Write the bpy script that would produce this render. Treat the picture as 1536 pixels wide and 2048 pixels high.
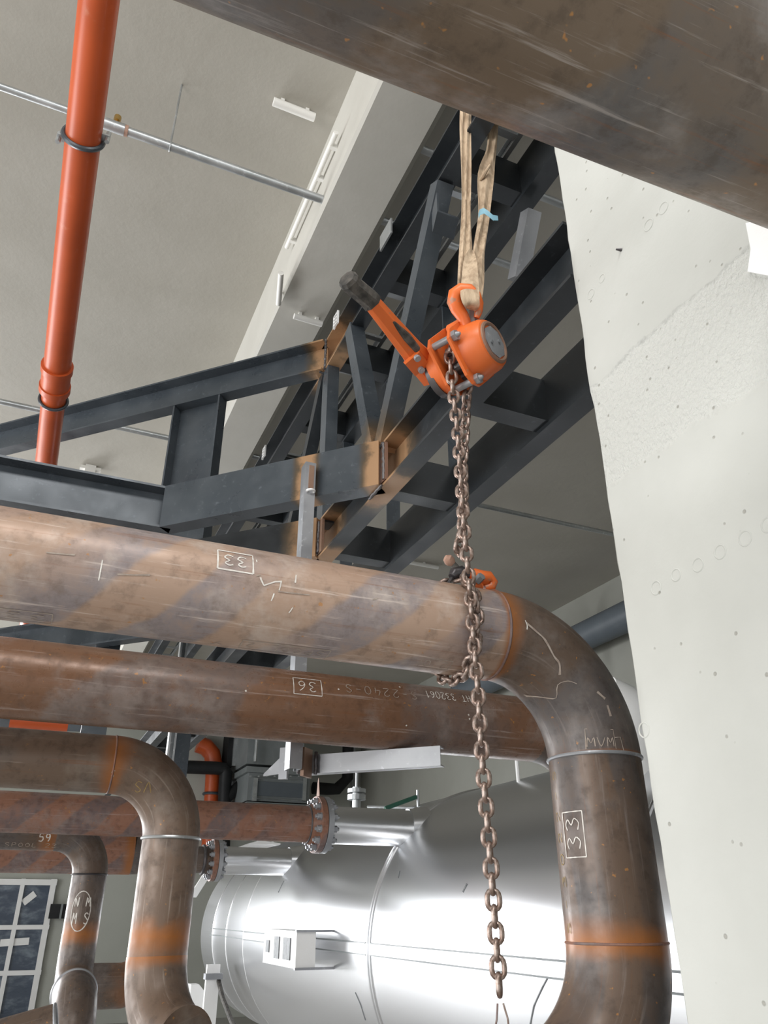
import bpy, math, random
from mathutils import Vector as V, Matrix
random.seed(7)
sc = bpy.context.scene
COL = sc.collection
for o in list(bpy.data.objects): bpy.data.objects.remove(o)

# ------------------------------------------------------------------ camera
FPX, TH, PS, EYE = 1538.0, math.radians(27.33), math.radians(23.8), V((0, 0, 1.6))
cd = bpy.data.cameras.new('camera'); cam = bpy.data.objects.new('camera', cd); COL.objects.link(cam)
cam.location = EYE; cam.rotation_euler = (math.pi/2 + TH, 0, -PS)
cd.sensor_fit = 'VERTICAL'; cd.sensor_height = 36; cd.lens = FPX/2048*36; cd.clip_start = .05
sc.camera = cam
# ------------------------------------------------------------------ world, daylight, exposure
w = bpy.data.worlds.new('world'); sc.world = w; w.use_nodes = True
bg = w.node_tree.nodes['Background']; bg.inputs[0].default_value = (.90, .95, 1, 1); bg.inputs[1].default_value = 1.1
def area(name, loc, target, sx, sy, power, col=(1, 1, 1)):
    l = bpy.data.lights.new(name, 'AREA'); l.shape = 'RECTANGLE'; l.size = sx; l.size_y = sy; l.energy = power; l.color = col
    o = bpy.data.objects.new(name, l); COL.objects.link(o); o.location = loc
    o.rotation_euler = (V(target)-V(loc)).to_track_quat('-Z', 'Y').to_euler(); return o
area('window_daylight', (-5.9, 7.5, 2.2), (2.0, 5.0, .9), 6.0, 3.0, 360, (.97, .985, 1)).data.spread = math.radians(165)
area('far_window_daylight', (-4.2, 14.9, 2.3), (1.6, 5.5, .9), 3.2, 3.4, 400, (.97, .985, 1)).data.spread = math.radians(110)
area('door_daylight', (-5.8, -.5, 2.1), (2, 2.2, .9), 5.0, 3.4, 185, (1, .985, .96)).data.spread = math.radians(120)
area('rooflight', (.2, -.55, 5.15), (.4, 1.6, 0), 4.6, 1.4, 230, (1, .99, .97))
sc.view_settings.view_transform = 'Standard'; sc.view_settings.look = 'None'
sc.view_settings.exposure = 0.02; sc.view_settings.gamma = 1; sc.view_settings.use_curve_mapping = False

# ------------------------------------------------------------------ survey helpers (pixel of the photo -> point on a known plane)
FH = V((math.sin(PS), math.cos(PS), 0)); RT = V((math.cos(PS), -math.sin(PS), 0)); UP = V((0, 0, 1))
FW = math.cos(TH)*FH + math.sin(TH)*UP; DN = math.sin(TH)*FH - math.cos(TH)*UP
X, Y, Z = V((1, 0, 0)), V((0, 1, 0)), V((0, 0, 1))
def ray(px, py): return (px-768)/FPX*RT + (py-1024)/FPX*DN + FW
def at(px, py, d): return EYE + ray(px, py)*d
def onp(px, py, ax, val):
    r = ray(px, py); return EYE + r*((val-EYE[ax])/r[ax])
def oncyl(px, py, y0, z0, r):           # on a pipe lying along X: returns x, angle (0 = facing -Y, 90deg = top)
    d = ray(px, py); ay, az = EYE.y-y0, EYE.z-z0
    a = d.y**2+d.z**2; b = 2*(ay*d.y+az*d.z); c = ay*ay+az*az-r*r
    t = (-b-math.sqrt(max(b*b-4*a*c, 0)))/(2*a); p = EYE+d*t
    return p.x, math.atan2(p.z-z0, -(p.y-y0))

# ------------------------------------------------------------------ node materials
def new_mat(name, base=(.5, .5, .5), rough=.5, metal=0.0, spec=.5):
    m = bpy.data.materials.new(name); m.use_nodes = True
    b = m.node_tree.nodes['Principled BSDF']
    b.inputs['Base Color'].default_value = (*base, 1); b.inputs['Roughness'].default_value = rough
    b.inputs['Metallic'].default_value = metal; b.inputs['Specular IOR Level'].default_value = spec
    return m, m.node_tree, b
def N(nt, t, **k):
    n = nt.nodes.new(t)
    for a, v in k.items(): setattr(n, a, v)
    return n
def noise(nt, vec, scale, detail=4, rough=.55):
    n = N(nt, 'ShaderNodeTexNoise'); n.inputs['Scale'].default_value = scale; n.inputs['Detail'].default_value = detail
    n.inputs['Roughness'].default_value = rough; nt.links.new(vec, n.inputs['Vector']); return n.outputs['Fac']
def ramp(nt, fac, a, b, va=0.0, vb=1.0):
    n = N(nt, 'ShaderNodeMapRange'); n.interpolation_type = 'SMOOTHSTEP'
    for i, v in zip((1, 2, 3, 4), (a, b, va, vb)): n.inputs[i].default_value = v
    nt.links.new(fac, n.inputs[0]); return n.outputs[0]
def mixc(nt, fac, a, b):
    n = N(nt, 'ShaderNodeMix', data_type='RGBA')
    if isinstance(fac, float): n.inputs[0].default_value = fac
    else: nt.links.new(fac, n.inputs[0])
    for i, c in ((6, a), (7, b)):
        if isinstance(c, tuple): n.inputs[i].default_value = (*c, 1)
        else: nt.links.new(c, n.inputs[i])
    return n.outputs[2]
def mth(nt, op, a, b=0.0):
    n = N(nt, 'ShaderNodeMath', operation=op)
    for i, v in enumerate((a, b)):
        if isinstance(v, (int, float)): n.inputs[i].default_value = v
        else: nt.links.new(v, n.inputs[i])
    return n.outputs[0]
def bump(nt, b, h, strength, dist=.01):
    n = N(nt, 'ShaderNodeBump'); n.inputs['Strength'].default_value = strength; n.inputs['Distance'].default_value = dist
    nt.links.new(h, n.inputs['Height']); nt.links.new(n.outputs[0], b.inputs['Normal'])
def coords(nt, scale=None, out='Object'):
    t = N(nt, 'ShaderNodeTexCoord')
    if scale is None: return t.outputs[out]
    m = N(nt, 'ShaderNodeMapping'); m.inputs['Scale'].default_value = scale
    nt.links.new(t.outputs[out], m.inputs[0]); return m.outputs[0]

def rust_mat(name, brown, grey, pale, freq=3.2, tilt=.55, band=.8, rough=(.38, .6), streak=.5):
    m, nt, b = new_mat(name, spec=.45)
    o = coords(nt); uv = coords(nt, out='UV')
    sep = N(nt, 'ShaderNodeSeparateXYZ'); nt.links.new(uv, sep.inputs[0])
    n1 = noise(nt, o, 7, 6, .62); n2 = noise(nt, o, 26, 6, .65); n3 = noise(nt, o, 2.3, 3, .5)
    s = mth(nt, 'ADD', mth(nt, 'MULTIPLY', sep.outputs[0], freq), mth(nt, 'MULTIPLY', sep.outputs[1], freq*tilt))
    s = mth(nt, 'ADD', s, mth(nt, 'MULTIPLY', n1, .16)); s = mth(nt, 'ADD', s, mth(nt, 'MULTIPLY', n3, .55))
    tri = mth(nt, 'PINGPONG', s, .5)
    bm_ = mth(nt, 'MULTIPLY', ramp(nt, tri, .21, .275), band)
    bm_ = mth(nt, 'MULTIPLY', bm_, ramp(nt, n2, .25, .6, .45, 1))
    bm_ = mth(nt, 'MULTIPLY', bm_, ramp(nt, noise(nt, o, 3.1, 3, .5), .36, .6, .25, 1))
    c = mixc(nt, bm_, brown, grey)
    dk = tuple(x*.45 for x in brown)
    c = mixc(nt, ramp(nt, n2, .48, .70, 0, .55), c, dk)
    c = mixc(nt, ramp(nt, n1, .50, .72, 0, .65), c, pale)
    st = N(nt, 'ShaderNodeMapping'); st.inputs['Scale'].default_value = (2.5, 60, 1); nt.links.new(uv, st.inputs[0])
    ns = noise(nt, st.outputs[0], 1, 5, .7)
    c = mixc(nt, ramp(nt, ns, .56, .70, 0, streak), c, tuple(min(1, x*1.5+.03) for x in pale))
    c = mixc(nt, ramp(nt, ns, .44, .28, 0, streak), c, (.21, .075, .02))
    sp = noise(nt, o, 60, 2, .5)
    c = mixc(nt, ramp(nt, sp, .70, .76, 0, .7), c, (.42, .19, .05))
    at_ = N(nt, 'ShaderNodeAttribute'); at_.attribute_name = 'rust'
    rf = mth(nt, 'MULTIPLY', at_.outputs['Fac'], ramp(nt, mth(nt, 'ADD', n1, mth(nt, 'MULTIPLY', at_.outputs['Fac'], .3)), .42, .70))
    c = mixc(nt, mth(nt, 'MINIMUM', rf, 1.0), c, mixc(nt, n2, (.20, .075, .022), (.42, .15, .035)))
    nt.links.new(c, b.inputs['Base Color'])
    r = ramp(nt, n2, .3, .7, rough[0], rough[1]); nt.links.new(r, b.inputs['Roughness'])
    b.inputs['Metallic'].default_value = .12
    bump(nt, b, mth(nt, 'ADD', n2, mth(nt, 'MULTIPLY', ns, .5)), .10, .004)
    return m
M = {}
M['rust_light'] = rust_mat('rust_light', (.40, .275, .205), (.25, .22, .23), (.55, .47, .42), 3.4, .95, .95, (.34, .52))
M['rust_mid'] = rust_mat('rust_mid', (.20, .105, .062), (.16, .135, .13), (.32, .265, .24), 1.1, .55, .75, (.25, .42))
M['rust_pale'] = rust_mat('rust_pale', (.155, .105, .075), (.125, .11, .10), (.24, .195, .16), 1.6, .9, .5, (.36, .55))
M['rust_dark'] = rust_mat('rust_dark', (.125, .088, .066), (.105, .098, .10), (.21, .18, .165), 1.3, .35, .85, (.34, .5), .3)
M['rust_riser'] = rust_mat('rust_riser', (.13, .088, .064), (.075, .076, .082), (.19, .165, .155), .5, 13, .9, (.34, .5), .3)
M['rust_flange'] = rust_mat('rust_flange', (.27, .13, .085), (.14, .115, .12), (.28, .22, .20), 2.6, .9, .9)
M['rust_big'] = rust_mat('rust_big', (.135, .096, .066), (.098, .095, .098), (.25, .225, .21), 1.9, .5, .95, (.34, .52), .55)

def steel_mat(name, base, var, rough, metal=.3, tint=None):
    m, nt, b = new_mat(name, base, rough, metal)
    o = coords(nt); n1 = noise(nt, o, 5, 5); n2 = noise(nt, o, 40, 4, .6)
    c = mixc(nt, ramp(nt, n1, .35, .7), base, var)
    c = mixc(nt, ramp(nt, n2, .60, .75, 0, .5), c, tuple(x*1.9 for x in var))
    at_ = N(nt, 'ShaderNodeAttribute'); at_.attribute_name = 'rust'
    f = mth(nt, 'MULTIPLY', at_.outputs['Fac'], ramp(nt, noise(nt, o, 9, 5, .6), .25, .6, .55, 1.25))
    c = mixc(nt, ramp(nt, f, .0, .35), c, (.10, .075, .05))
    c = mixc(nt, ramp(nt, mth(nt, 'ADD', f, mth(nt, 'MULTIPLY', n1, .2)), .35, .75), c, (.40, .24, .13))
    nt.links.new(c, b.inputs['Base Color'])
    nt.links.new(ramp(nt, n1, .3, .7, rough-.08, rough+.1), b.inputs['Roughness'])
    bump(nt, b, n2, .05, .003); return m
M['steel'] = steel_mat('blue_black_steel', (.060, .072, .085), (.085, .098, .112), .33, .25)
M['steel_dark'] = steel_mat('dark_steel', (.022, .026, .030), (.036, .041, .046), .42, .2)
M['bare'] = steel_mat('bare_steel', (.30, .31, .33), (.40, .41, .43), .42, .5)
M['galv'] = steel_mat('galvanised', (.42, .44, .45), (.55, .57, .58), .36, .75)
M['weld'] = steel_mat('weld_metal', (.07, .065, .07), (.16, .15, .15), .40, .6)
M['heat'] = steel_mat('heat_tinted_steel', (.30, .19, .13), (.24, .13, .09), .5, .2)
def alu_mat(): return new_mat('aluminium_cladding', (.74, .75, .77), .28, 1.0)[0]
M['alu'] = alu_mat()
def paint_mat(name, base, var, rough=.6, sc_=3, bs=.1, bd=.01, fine=45):
    m, nt, b = new_mat(name, base, rough, 0, .3)
    o = coords(nt); n1 = noise(nt, o, sc_, 5); n2 = noise(nt, o, fine, 4, .6)
    nt.links.new(mixc(nt, ramp(nt, n1, .3, .7), base, var), b.inputs['Base Color'])
    bump(nt, b, mth(nt, 'ADD', n2, n1), bs, bd); return m
M['ceiling'] = paint_mat('ceiling_paint', (.375, .355, .31), (.41, .39, .345), .7, 1.5, .12, .02, 14)
M['beam'] = paint_mat('beam_paint', (.50, .485, .44), (.53, .515, .47), .7, 4, .12, .012, 14)
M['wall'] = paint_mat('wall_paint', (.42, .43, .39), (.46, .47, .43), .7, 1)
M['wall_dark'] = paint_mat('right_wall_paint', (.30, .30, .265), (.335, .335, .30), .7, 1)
M['floor'] = paint_mat('floor_concrete', (.40, .39, .37), (.46, .45, .43), .5, 2)
M['black'] = paint_mat('black_insulation', (.012, .013, .014), (.02, .02, .022), .5, 5)
M['grey'] = paint_mat('grey_sheet', (.20, .22, .225), (.25, .27, .275), .4, 3)
M['duct'] = paint_mat('blue_grey_duct', (.11, .13, .15), (.13, .15, .17), .5, 3)
M['white'] = paint_mat('white_plastic', (.78, .77, .73), (.82, .81, .78), .4, 5)
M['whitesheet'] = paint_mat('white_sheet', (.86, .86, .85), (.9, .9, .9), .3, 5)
M['label'] = paint_mat('label_grey', (.16, .17, .18), (.24, .25, .26), .5, 30)
M['brass'] = new_mat('brass', (.60, .40, .15), .35, 1)[0]
M['blue'] = paint_mat('blue_tag', (.22, .42, .52), (.26, .47, .57), .5, 20)
M['chalk'] = paint_mat('chalk', (.80, .77, .72), (.60, .56, .52), .9, 60)
M['chalk_faint'] = paint_mat('faint_chalk', (.42, .36, .31), (.30, .24, .20), .9, 60)
M['chalk_yellow'] = paint_mat('yellow_chalk', (.42, .30, .12), (.28, .19, .08), .9, 60)
M['green'] = paint_mat('green_rail', (.03, .10, .07), (.04, .13, .09), .5, 10)
def orange_mat(name, base, chip, amt, rough):
    m, nt, b = new_mat(name, base, rough, 0, .5)
    o = coords(nt); n1 = noise(nt, o, 4, 3); n2 = noise(nt, o, 22 if amt > .5 else 12, 5, .6)
    c = mixc(nt, ramp(nt, n1, .3, .7), base, tuple(x*.86 for x in base))
    c = mixc(nt, ramp(nt, n2, .60 if amt > .5 else .62, .66 if amt > .5 else .80, 0, amt), c, chip)
    nt.links.new(c, b.inputs['Base Color']); return m
M['pvc'] = orange_mat('orange_pvc', (.56, .095, .022), (.70, .36, .24), .35, .36)
M['hoist'] = orange_mat('hoist_orange', (.80, .17, .035), (.36, .22, .15), .8, .38)
M['hoist_dirty'] = orange_mat('dirty_hoist_orange', (.62, .17, .07), (.22, .15, .11), .85, .5)
M['knob'] = paint_mat('dusty_hook_tip', (.42, .27, .21), (.36, .21, .15), .6, 30)
M['grip'] = paint_mat('black_rubber', (.035, .034, .032), (.11, .10, .09), .7, 40, .3)
def chain_mat():
    m, nt, b = new_mat('brown_chain_steel', (.2, .14, .11), .3, .75)
    o = coords(nt); n2 = noise(nt, o, 110, 4, .6)
    nt.links.new(mixc(nt, ramp(nt, n2, .4, .65), (.27, .19, .155), (.44, .36, .32)), b.inputs['Base Color'])
    nt.links.new(ramp(nt, n2, .3, .7, .28, .5), b.inputs['Roughness']); return m
M['chain'] = chain_mat()
def web_mat():
    m, nt, b = new_mat('tan_webbing', (.5, .4, .3), .85)
    o = coords(nt, (1, 1, .15)); n1 = noise(nt, o, 60, 5, .65); n2 = noise(nt, coords(nt), 16, 4)
    c = mixc(nt, ramp(nt, n1, .35, .65), (.37, .265, .175), (.56, .43, .30))
    c = mixc(nt, ramp(nt, n2, .55, .75, 0, .6), c, (.20, .14, .09))
    nt.links.new(c, b.inputs['Base Color']); bump(nt, b, n1, .4, .004); return m
M['web'] = web_mat()
def pane_mat():
    m, nt, b = new_mat('film_covered_pane', (.09, .12, .17), .18, 0, .6)
    o = coords(nt); n1 = noise(nt, coords(nt, (1.2, 1, 2.5)), 1.6, 6, .62)
    nt.links.new(mixc(nt, ramp(nt, n1, .45, .75), (.055, .075, .11), (.26, .31, .36)), b.inputs['Base Color'])
    bump(nt, b, n1, .3, .05); return m
M['pane'] = pane_mat()
def column_mat():
    m, nt, b = new_mat('painted_rough_concrete', (.7, .7, .67), .62, 0, .3)
    o = coords(nt)
    n1 = noise(nt, o, 3, 4); fine = noise(nt, o, 60, 3, .6); big = noise(nt, o, 9, 4)
    vo = N(nt, 'ShaderNodeTexVoronoi'); vo.inputs['Scale'].default_value = 34; nt.links.new(o, vo.inputs['Vector'])
    pits = ramp(nt, vo.outputs['Distance'], .06, .15)
    vsel = N(nt, 'ShaderNodeSeparateColor'); nt.links.new(vo.outputs['Color'], vsel.inputs[0])
    pits = mth(nt, 'MAXIMUM', pits, ramp(nt, vsel.outputs[0], .30, .28))
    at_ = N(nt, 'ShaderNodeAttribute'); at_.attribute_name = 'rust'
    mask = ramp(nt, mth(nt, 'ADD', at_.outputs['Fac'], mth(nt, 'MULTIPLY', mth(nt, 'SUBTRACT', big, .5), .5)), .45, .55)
    stucco = noise(nt, coords(nt, (1, 1, .75)), 105, 3, .6)
    h = mth(nt, 'ADD', mth(nt, 'MULTIPLY', fine, .10), mth(nt, 'MULTIPLY', mth(nt, 'MULTIPLY', stucco, mask), 1.9))
    h = mth(nt, 'ADD', h, mth(nt, 'MULTIPLY', pits, .35)); h = mth(nt, 'ADD', h, mth(nt, 'MULTIPLY', big, .3))
    bump(nt, b, h, .75, .006)
    c = mixc(nt, ramp(nt, n1, .3, .7), (.475, .48, .45), (.52, .525, .495))
    c = mixc(nt, mask, c, (.55, .555, .525))  # coarse band coloured lighter to offset the shade from its bumps
    c = mixc(nt, mth(nt, 'SUBTRACT', 1.0, pits), c, (.34, .335, .30))
    nt.links.new(c, b.inputs['Base Color']); return m
M['column'] = column_mat()

# ------------------------------------------------------------------ mesh builder
class MB:
    def __init__(s): s.v, s.f, s.uv, s.a = [], [], [], []
    def add(s, vs, fs, uvs=None, att=None):
        n = len(s.v); s.v += [V(p) for p in vs]; s.f += [tuple(i+n for i in f) for f in fs]
        s.uv += uvs if uvs else [(0, 0)]*len(vs); s.a += att if att else [0.0]*len(vs); return s
    def box(s, c, sz, ax=(X, Y, Z)):
        c = V(c); h = [ax[i]*sz[i]/2 for i in range(3)]
        vs = [c+a*h[0]+b*h[1]+d*h[2] for a in (-1, 1) for b in (-1, 1) for d in (-1, 1)]
        return s.add(vs, [(0, 1, 3, 2), (4, 6, 7, 5), (0, 4, 5, 1), (2, 3, 7, 6), (0, 2, 6, 4), (1, 5, 7, 3)])
    def prism(s, prof, A, B, u, v, heat=None, seg=1):
        """extrude a 2D outline (list of (a,b) in u,v) from A to B; heat(t) gives the rust attribute along it"""
        A, B = V(A), V(B); n = len(prof); vs, at_ = [], []
        for i in range(seg+1):
            t = i/seg; p = A.lerp(B, t); hv = heat(t) if heat else 0.0
            vs += [p+u*a+v*b for a, b in prof]; at_ += [hv]*n
        fs = []
        for i in range(seg):
            o = i*n; fs += [(o+k, o+(k+1) % n, o+n+(k+1) % n, o+n+k) for k in range(n)]
        fs += [tuple(reversed(range(n))), tuple(range(seg*n, seg*n+n))]
        return s.add(vs, fs, None, at_)
    def tube(s, path, r, seg=24, ref=None, caps=True, u0=0.0, rust=None, closed=False, squash=None):
        path = [V(p) for p in path]; n = len(path); rr = r if isinstance(r, (list, tuple)) else [r]*n
        vs, uvs, at_, fs = [], [], [], []; u = u0; pn = None
        for i, p in enumerate(path):
            a = path[i-1] if (i or closed) else p; b = path[(i+1) % n] if (i < n-1 or closed) else p
            t = (b-a).normalized()
            if pn is None: pn = V(ref) if ref else (Z if abs(t.z) < .9 else Y)
            pn = (pn-t*pn.dot(t)).normalized(); bn = t.cross(pn)
            if i: u += (p-path[i-1]).length
            hv = 0.0
            for uu, ww in (rust or []): hv = max(hv, max(0, 1-abs(u-uu)/ww))
            for k in range(seg+1):
                an = 2*math.pi*k/seg; q = pn*math.cos(an)+bn*math.sin(an)
                if squash: q = pn*math.cos(an)*squash[0]+bn*math.sin(an)*squash[1]
                vs.append(p+q*rr[i]); uvs.append((u, an*rr[0])); at_.append(hv)
        m = seg+1
        for i in range(n if closed else n-1):
            a, b = i*m, ((i+1) % n)*m
            fs += [(a+k, a+k+1, b+k+1, b+k) for k in range(seg)]
        if caps and not closed: fs += [tuple(range(seg-1, -1, -1)), tuple((n-1)*m+k for k in range(seg))]
        return s.add(vs, fs, uvs, at_)
    def disc(s, c, axis, r, h, seg=24, r2=None):
        c = V(c); return s.tube([c-axis*h/2, c+axis*h/2], [r, r2 or r], seg)
    def hexa(s, c, axis, r, h): return s.disc(c, axis, r, h, 6)
OBJS = []
def ob(name, mb, mat, parent=None, smooth=True, **p):
    me = bpy.data.meshes.new(name); off = V(parent['_o']) if parent is not None and '_o' in parent else V((0, 0, 0))
    me.from_pydata([tuple(q-off) for q in mb.v], [], mb.f)
    uvl = me.uv_layers.new(name='UVMap'); li = [0.0]*(2*len(me.loops))
    for l in me.loops: li[2*l.index], li[2*l.index+1] = mb.uv[l.vertex_index]
    uvl.data.foreach_set('uv', li)
    if any(mb.a):
        at_ = me.attributes.new('rust', 'FLOAT', 'POINT'); at_.data.foreach_set('value', mb.a)
    me.materials.append(M[mat] if isinstance(mat, str) else mat)
    import bmesh
    bm = bmesh.new(); bm.from_mesh(me); bmesh.ops.recalc_face_normals(bm, faces=bm.faces); bm.to_mesh(me); bm.free()
    if smooth:
        me.polygons.foreach_set('use_smooth', [True]*len(me.polygons)); me.set_sharp_from_angle(angle=math.radians(35))
    o = bpy.data.objects.new(name, me); COL.objects.link(o)
    if parent is not None:
        o.parent = parent
        if '_o' in parent: o['_o'] = tuple(off)
    else: o['_o'] = (0, 0, 0)
    for k, v in p.items(): o[k] = v
    OBJS.append(o); return o
def thing(name, loc, label, cat, group=None):
    o = bpy.data.objects.new(name, None); COL.objects.link(o); o.location = loc; o['_o'] = tuple(V(loc)); o.empty_display_size = .05
    o['label'] = label; o['category'] = cat
    if group: o['group'] = group
    OBJS.append(o); return o
def tag(o, label, cat, group=None):
    o['label'] = label; o['category'] = cat
    if group: o['group'] = group
    return o
def struct(name, mb, mat, parent=None, smooth=False):
    o = ob(name, mb, mat, parent, smooth)
    if parent is None: o['kind'] = 'structure'
    return o
def arc(c, r, a0, a1, u, v, n=12):
    return [V(c)+u*r*math.cos(a0+(a1-a0)*i/n)+v*r*math.sin(a0+(a1-a0)*i/n) for i in range(n+1)]
PI = math.pi
def lin(A, B, n): return [V(A).lerp(V(B), i/n) for i in range(n+1)]

# ------------------------------------------------------------------ the room
CEIL, WR, WF, WL, WB = 5.2, 6.1, 15.0, -6.2, -4.5
struct('floor', MB().box(((WR+WL)/2, (WF+WB)/2, -.1), (WR-WL+.6, WF-WB+.6, .2)), 'floor')
struct('ceiling', MB().box(((WR+WL)/2, (WF+WB)/2, CEIL+.15), (WR-WL+.6, WF-WB+.6, .3)), 'ceiling')
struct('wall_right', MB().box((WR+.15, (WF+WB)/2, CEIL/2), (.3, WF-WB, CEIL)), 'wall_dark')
mb = MB()
for (x0, x1, z0, z1) in ((-2.5, WR+.3, 0, CEIL), (WL-.3, -5.9, 0, CEIL), (-5.9, -2.5, 0, .5), (-5.9, -2.5, 4.1, CEIL)):
    mb.box(((x0+x1)/2, WF+.15, (z0+z1)/2), (x1-x0, .3, z1-z0))
struct('wall_far', mb, 'wall')
mb = MB()
for (y0, y1, z0, z1) in ((WB, WF, 0, .5), (WB, WF, 3.9, CEIL), (WB, -3.2, .5, 3.9), (2.2, 4.2, .5, 3.9), (10.8, WF, .5, 3.9)):
    mb.box((WL-.15, (y0+y1)/2, (z0+z1)/2), (.3, y1-y0, z1-z0))
struct('wall_left', mb, 'wall')
mb = MB()
for (x0, x1, z0, z1) in ((WL, -4.2, 0, CEIL), (3.4, WR, 0, CEIL), (-4.2, 3.4, 4.4, CEIL)):
    mb.box(((x0+x1)/2, WB-.15, (z0+z1)/2), (x1-x0, .3, z1-z0))
struct('wall_back', mb, 'wall')
# concrete ceiling beam along the pipe bridge, chamfered lower edges
BX0, BX1, BZ, BXT = onp(655, 390, 2, 4.70).x, onp(760, 460, 2, 4.70).x, 4.70, onp(608, 390, 2, CEIL).x
mb = MB(); bp = [(BXT, CEIL), (BX0, BZ+.015), (BX0+.015, BZ), (BX1-.03, BZ), (BX1, BZ+.03), (BX1, CEIL)]
mb.prism(bp, (0, WB, 0), (0, WF, 0), X, Z)
struct('trim_1', mb, 'beam')
# near concrete wall end: its long face looks towards -X, its end faces the truss
CX, CY = 1.0, 1.113
mb = MB(); ny, nz = 60, 110; vs, at_, fs = [], [], []
zs = [CEIL*i/nz for i in range(nz+1)]
def edge_jit(z): 
    return .0008*math.sin(z*37)+.0008*math.sin(z*91+1)+.0012*math.sin(z*11)+.0008*math.sin(z*210) + (.006 if 2.60 < z < 2.78 else 0) - (.003 if 2.40 < z < 2.60 else 0)
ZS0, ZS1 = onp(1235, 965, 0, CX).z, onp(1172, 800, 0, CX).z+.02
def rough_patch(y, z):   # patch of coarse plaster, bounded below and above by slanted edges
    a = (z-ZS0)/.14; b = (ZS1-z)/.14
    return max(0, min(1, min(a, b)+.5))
for i, z in enumerate(zs):
    for j in range(ny+1):
        t = j/ny; y = CY+(edge_jit(z) if j == 0 else edge_jit(z)*.5 if j == 1 else 0) - t**1.6*(CY-WB+.0)*(1 if t > .0 else 0)
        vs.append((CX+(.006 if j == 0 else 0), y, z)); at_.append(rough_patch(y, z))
for i in range(nz):
    for j in range(ny):
        a = i*(ny+1)+j; fs.append((a, a+1, a+ny+2, a+ny+1))
mb.add(vs, fs, None, at_)
base = len(mb.v); vs = []; fs = []
for i, z in enumerate(zs):
    vs += [(CX+.006, CY+edge_jit(z), z), (CX+.5, CY+edge_jit(z)*.2, z)]
for i in range(nz): fs.append((2*i, 2*i+2, 2*i+3, 2*i+1))
mb.add(vs, fs)
mb.add([(CX+.5, CY, 0), (CX+.5, CY, CEIL), (CX+.5, WB, CEIL), (CX+.5, WB, 0)], [(0, 1, 2, 3)])
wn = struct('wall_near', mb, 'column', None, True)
def on_wall(px, py): return onp(px, py, 0, CX)
for (px, py, r) in ((1312, 1176, .0125), (1396, 1130, .012), (1440, 1104, .012), (1490, 1077, .0125), (1536, 1050, .0125), (1182, 588, .012),
                    (1204, 557, .010), (1297, 450, .013), (1327, 416, .013), (1288, 1460, .013), (1352, 1150, .011)):
    p = on_wall(px, py); c = arc(p+X*.0004, r, 0, 2*PI*23/24, Y, Z, 23)
    ob('form_tie_mark', MB().tube(c, .0016, 6, X, False, closed=True), 'column', wn)
p = on_wall(1243, 500); ob('tie_wire_stub', MB().tube([p, p+V((-.012, .004, .001))], [.004, .002], 6), 'weld', wn)
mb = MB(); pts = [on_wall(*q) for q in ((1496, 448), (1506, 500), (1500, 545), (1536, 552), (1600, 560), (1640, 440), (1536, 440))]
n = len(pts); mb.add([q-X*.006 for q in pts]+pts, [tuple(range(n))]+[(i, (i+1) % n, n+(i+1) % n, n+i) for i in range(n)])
ob('lit_spot_patch', mb, 'whitesheet', wn, False, label='white patch painted in for a lit spot on the plaster')  # raised whiter patch paints in a spot of light on the plaster

# far wall window with white bars
wy = WF-.02
win = thing('window_1', onp(40, 2040, 1, wy), 'tall white framed window with bluish film covered panes on the far wall', 'window')
win['kind'] = 'structure'
def wy_at(px, py): return onp(px, py, 1, wy)
tr = wy_at(107, 1765); xR = tr.x; zT = tr.z
x_m = wy_at(46, 1765).x; dxp = xR-x_m
zrow = [zT, wy_at(90, 1854).z, wy_at(85, 1944).z, wy_at(70, 2046).z]
xs = [xR-dxp*k for k in range(4)]
mb = MB()
for i, x in enumerate(xs):
    t = .085 if i in (0, 3) else .065
    ob('window_bar', MB().box((x, wy-.03, (zrow[0]+zrow[-1])/2), (t, .06, zrow[0]-zrow[-1]+.1)), 'whitesheet', win, False)
for j, z in enumerate(zrow):
    t = .085 if j in (0, 3) else .065
    ob('window_bar', MB().box(((xs[0]+xs[-1])/2, wy-.04, z), (xs[0]-xs[-1]+.1, .066, t)), 'whitesheet', win, False)
for i in range(3):
    for j in range(3):
        ob('pane', MB().box(((xs[i]+xs[i+1])/2, wy-.005, (zrow[j]+zrow[j+1])/2), (dxp, .02, zrow[j]-zrow[j+1])), 'pane', win, False)
for (a, b) in (((46, 1806), (70, 1787)), ((0, 1886), (58, 1882))):
    A, B = wy_at(*a), wy_at(*b); d = (B-A).normalized()
    ob('tape_strip', MB().prism([(0, -.05), (.01, -.05), (.01, .05), (0, .05)], A-Y*.02, B-Y*.02, -Y, d.cross(Y)), 'whitesheet', win, False)
p0, p1 = wy_at(101, 1808), wy_at(141, 1837)
br = ob('wall_cable_tray', MB().box(((p0.x+p1.x)/2, wy-.08, (p0.z+p1.z)/2), (p1.x-p0.x, .16, p0.z-p1.z)), 'black', None, False)
tag(br, 'short black cable tray on the far wall right of the window', 'cable tray')
ob('divider', MB().box((p0.x+(p1.x-p0.x)*.5, wy-.17, (p0.z+p1.z)/2), (.03, .03, p0.z-p1.z)), 'grey', br, False)

# ------------------------------------------------------------------ pipes
def ring(c, axis, r, t, seg=40): return MB().tube(arc(c, r, 0, 2*PI*(seg-1)/seg, *perp(axis), seg-1), t, 8, None, False, closed=True)
def perp(a):
    u = (X if abs(a.x) < .8 else Y); u = (u-a*u.dot(a)).normalized(); return u, a.cross(u)
def elbow_path(p, d0, d1, R, n=14):       # bend of 90 degrees starting at p heading d0, leaving along d1
    c = p+d1*R; return [c-d1*R*math.cos(PI/2*i/n)+d0*R*math.sin(PI/2*i/n) for i in range(n+1)]

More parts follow.
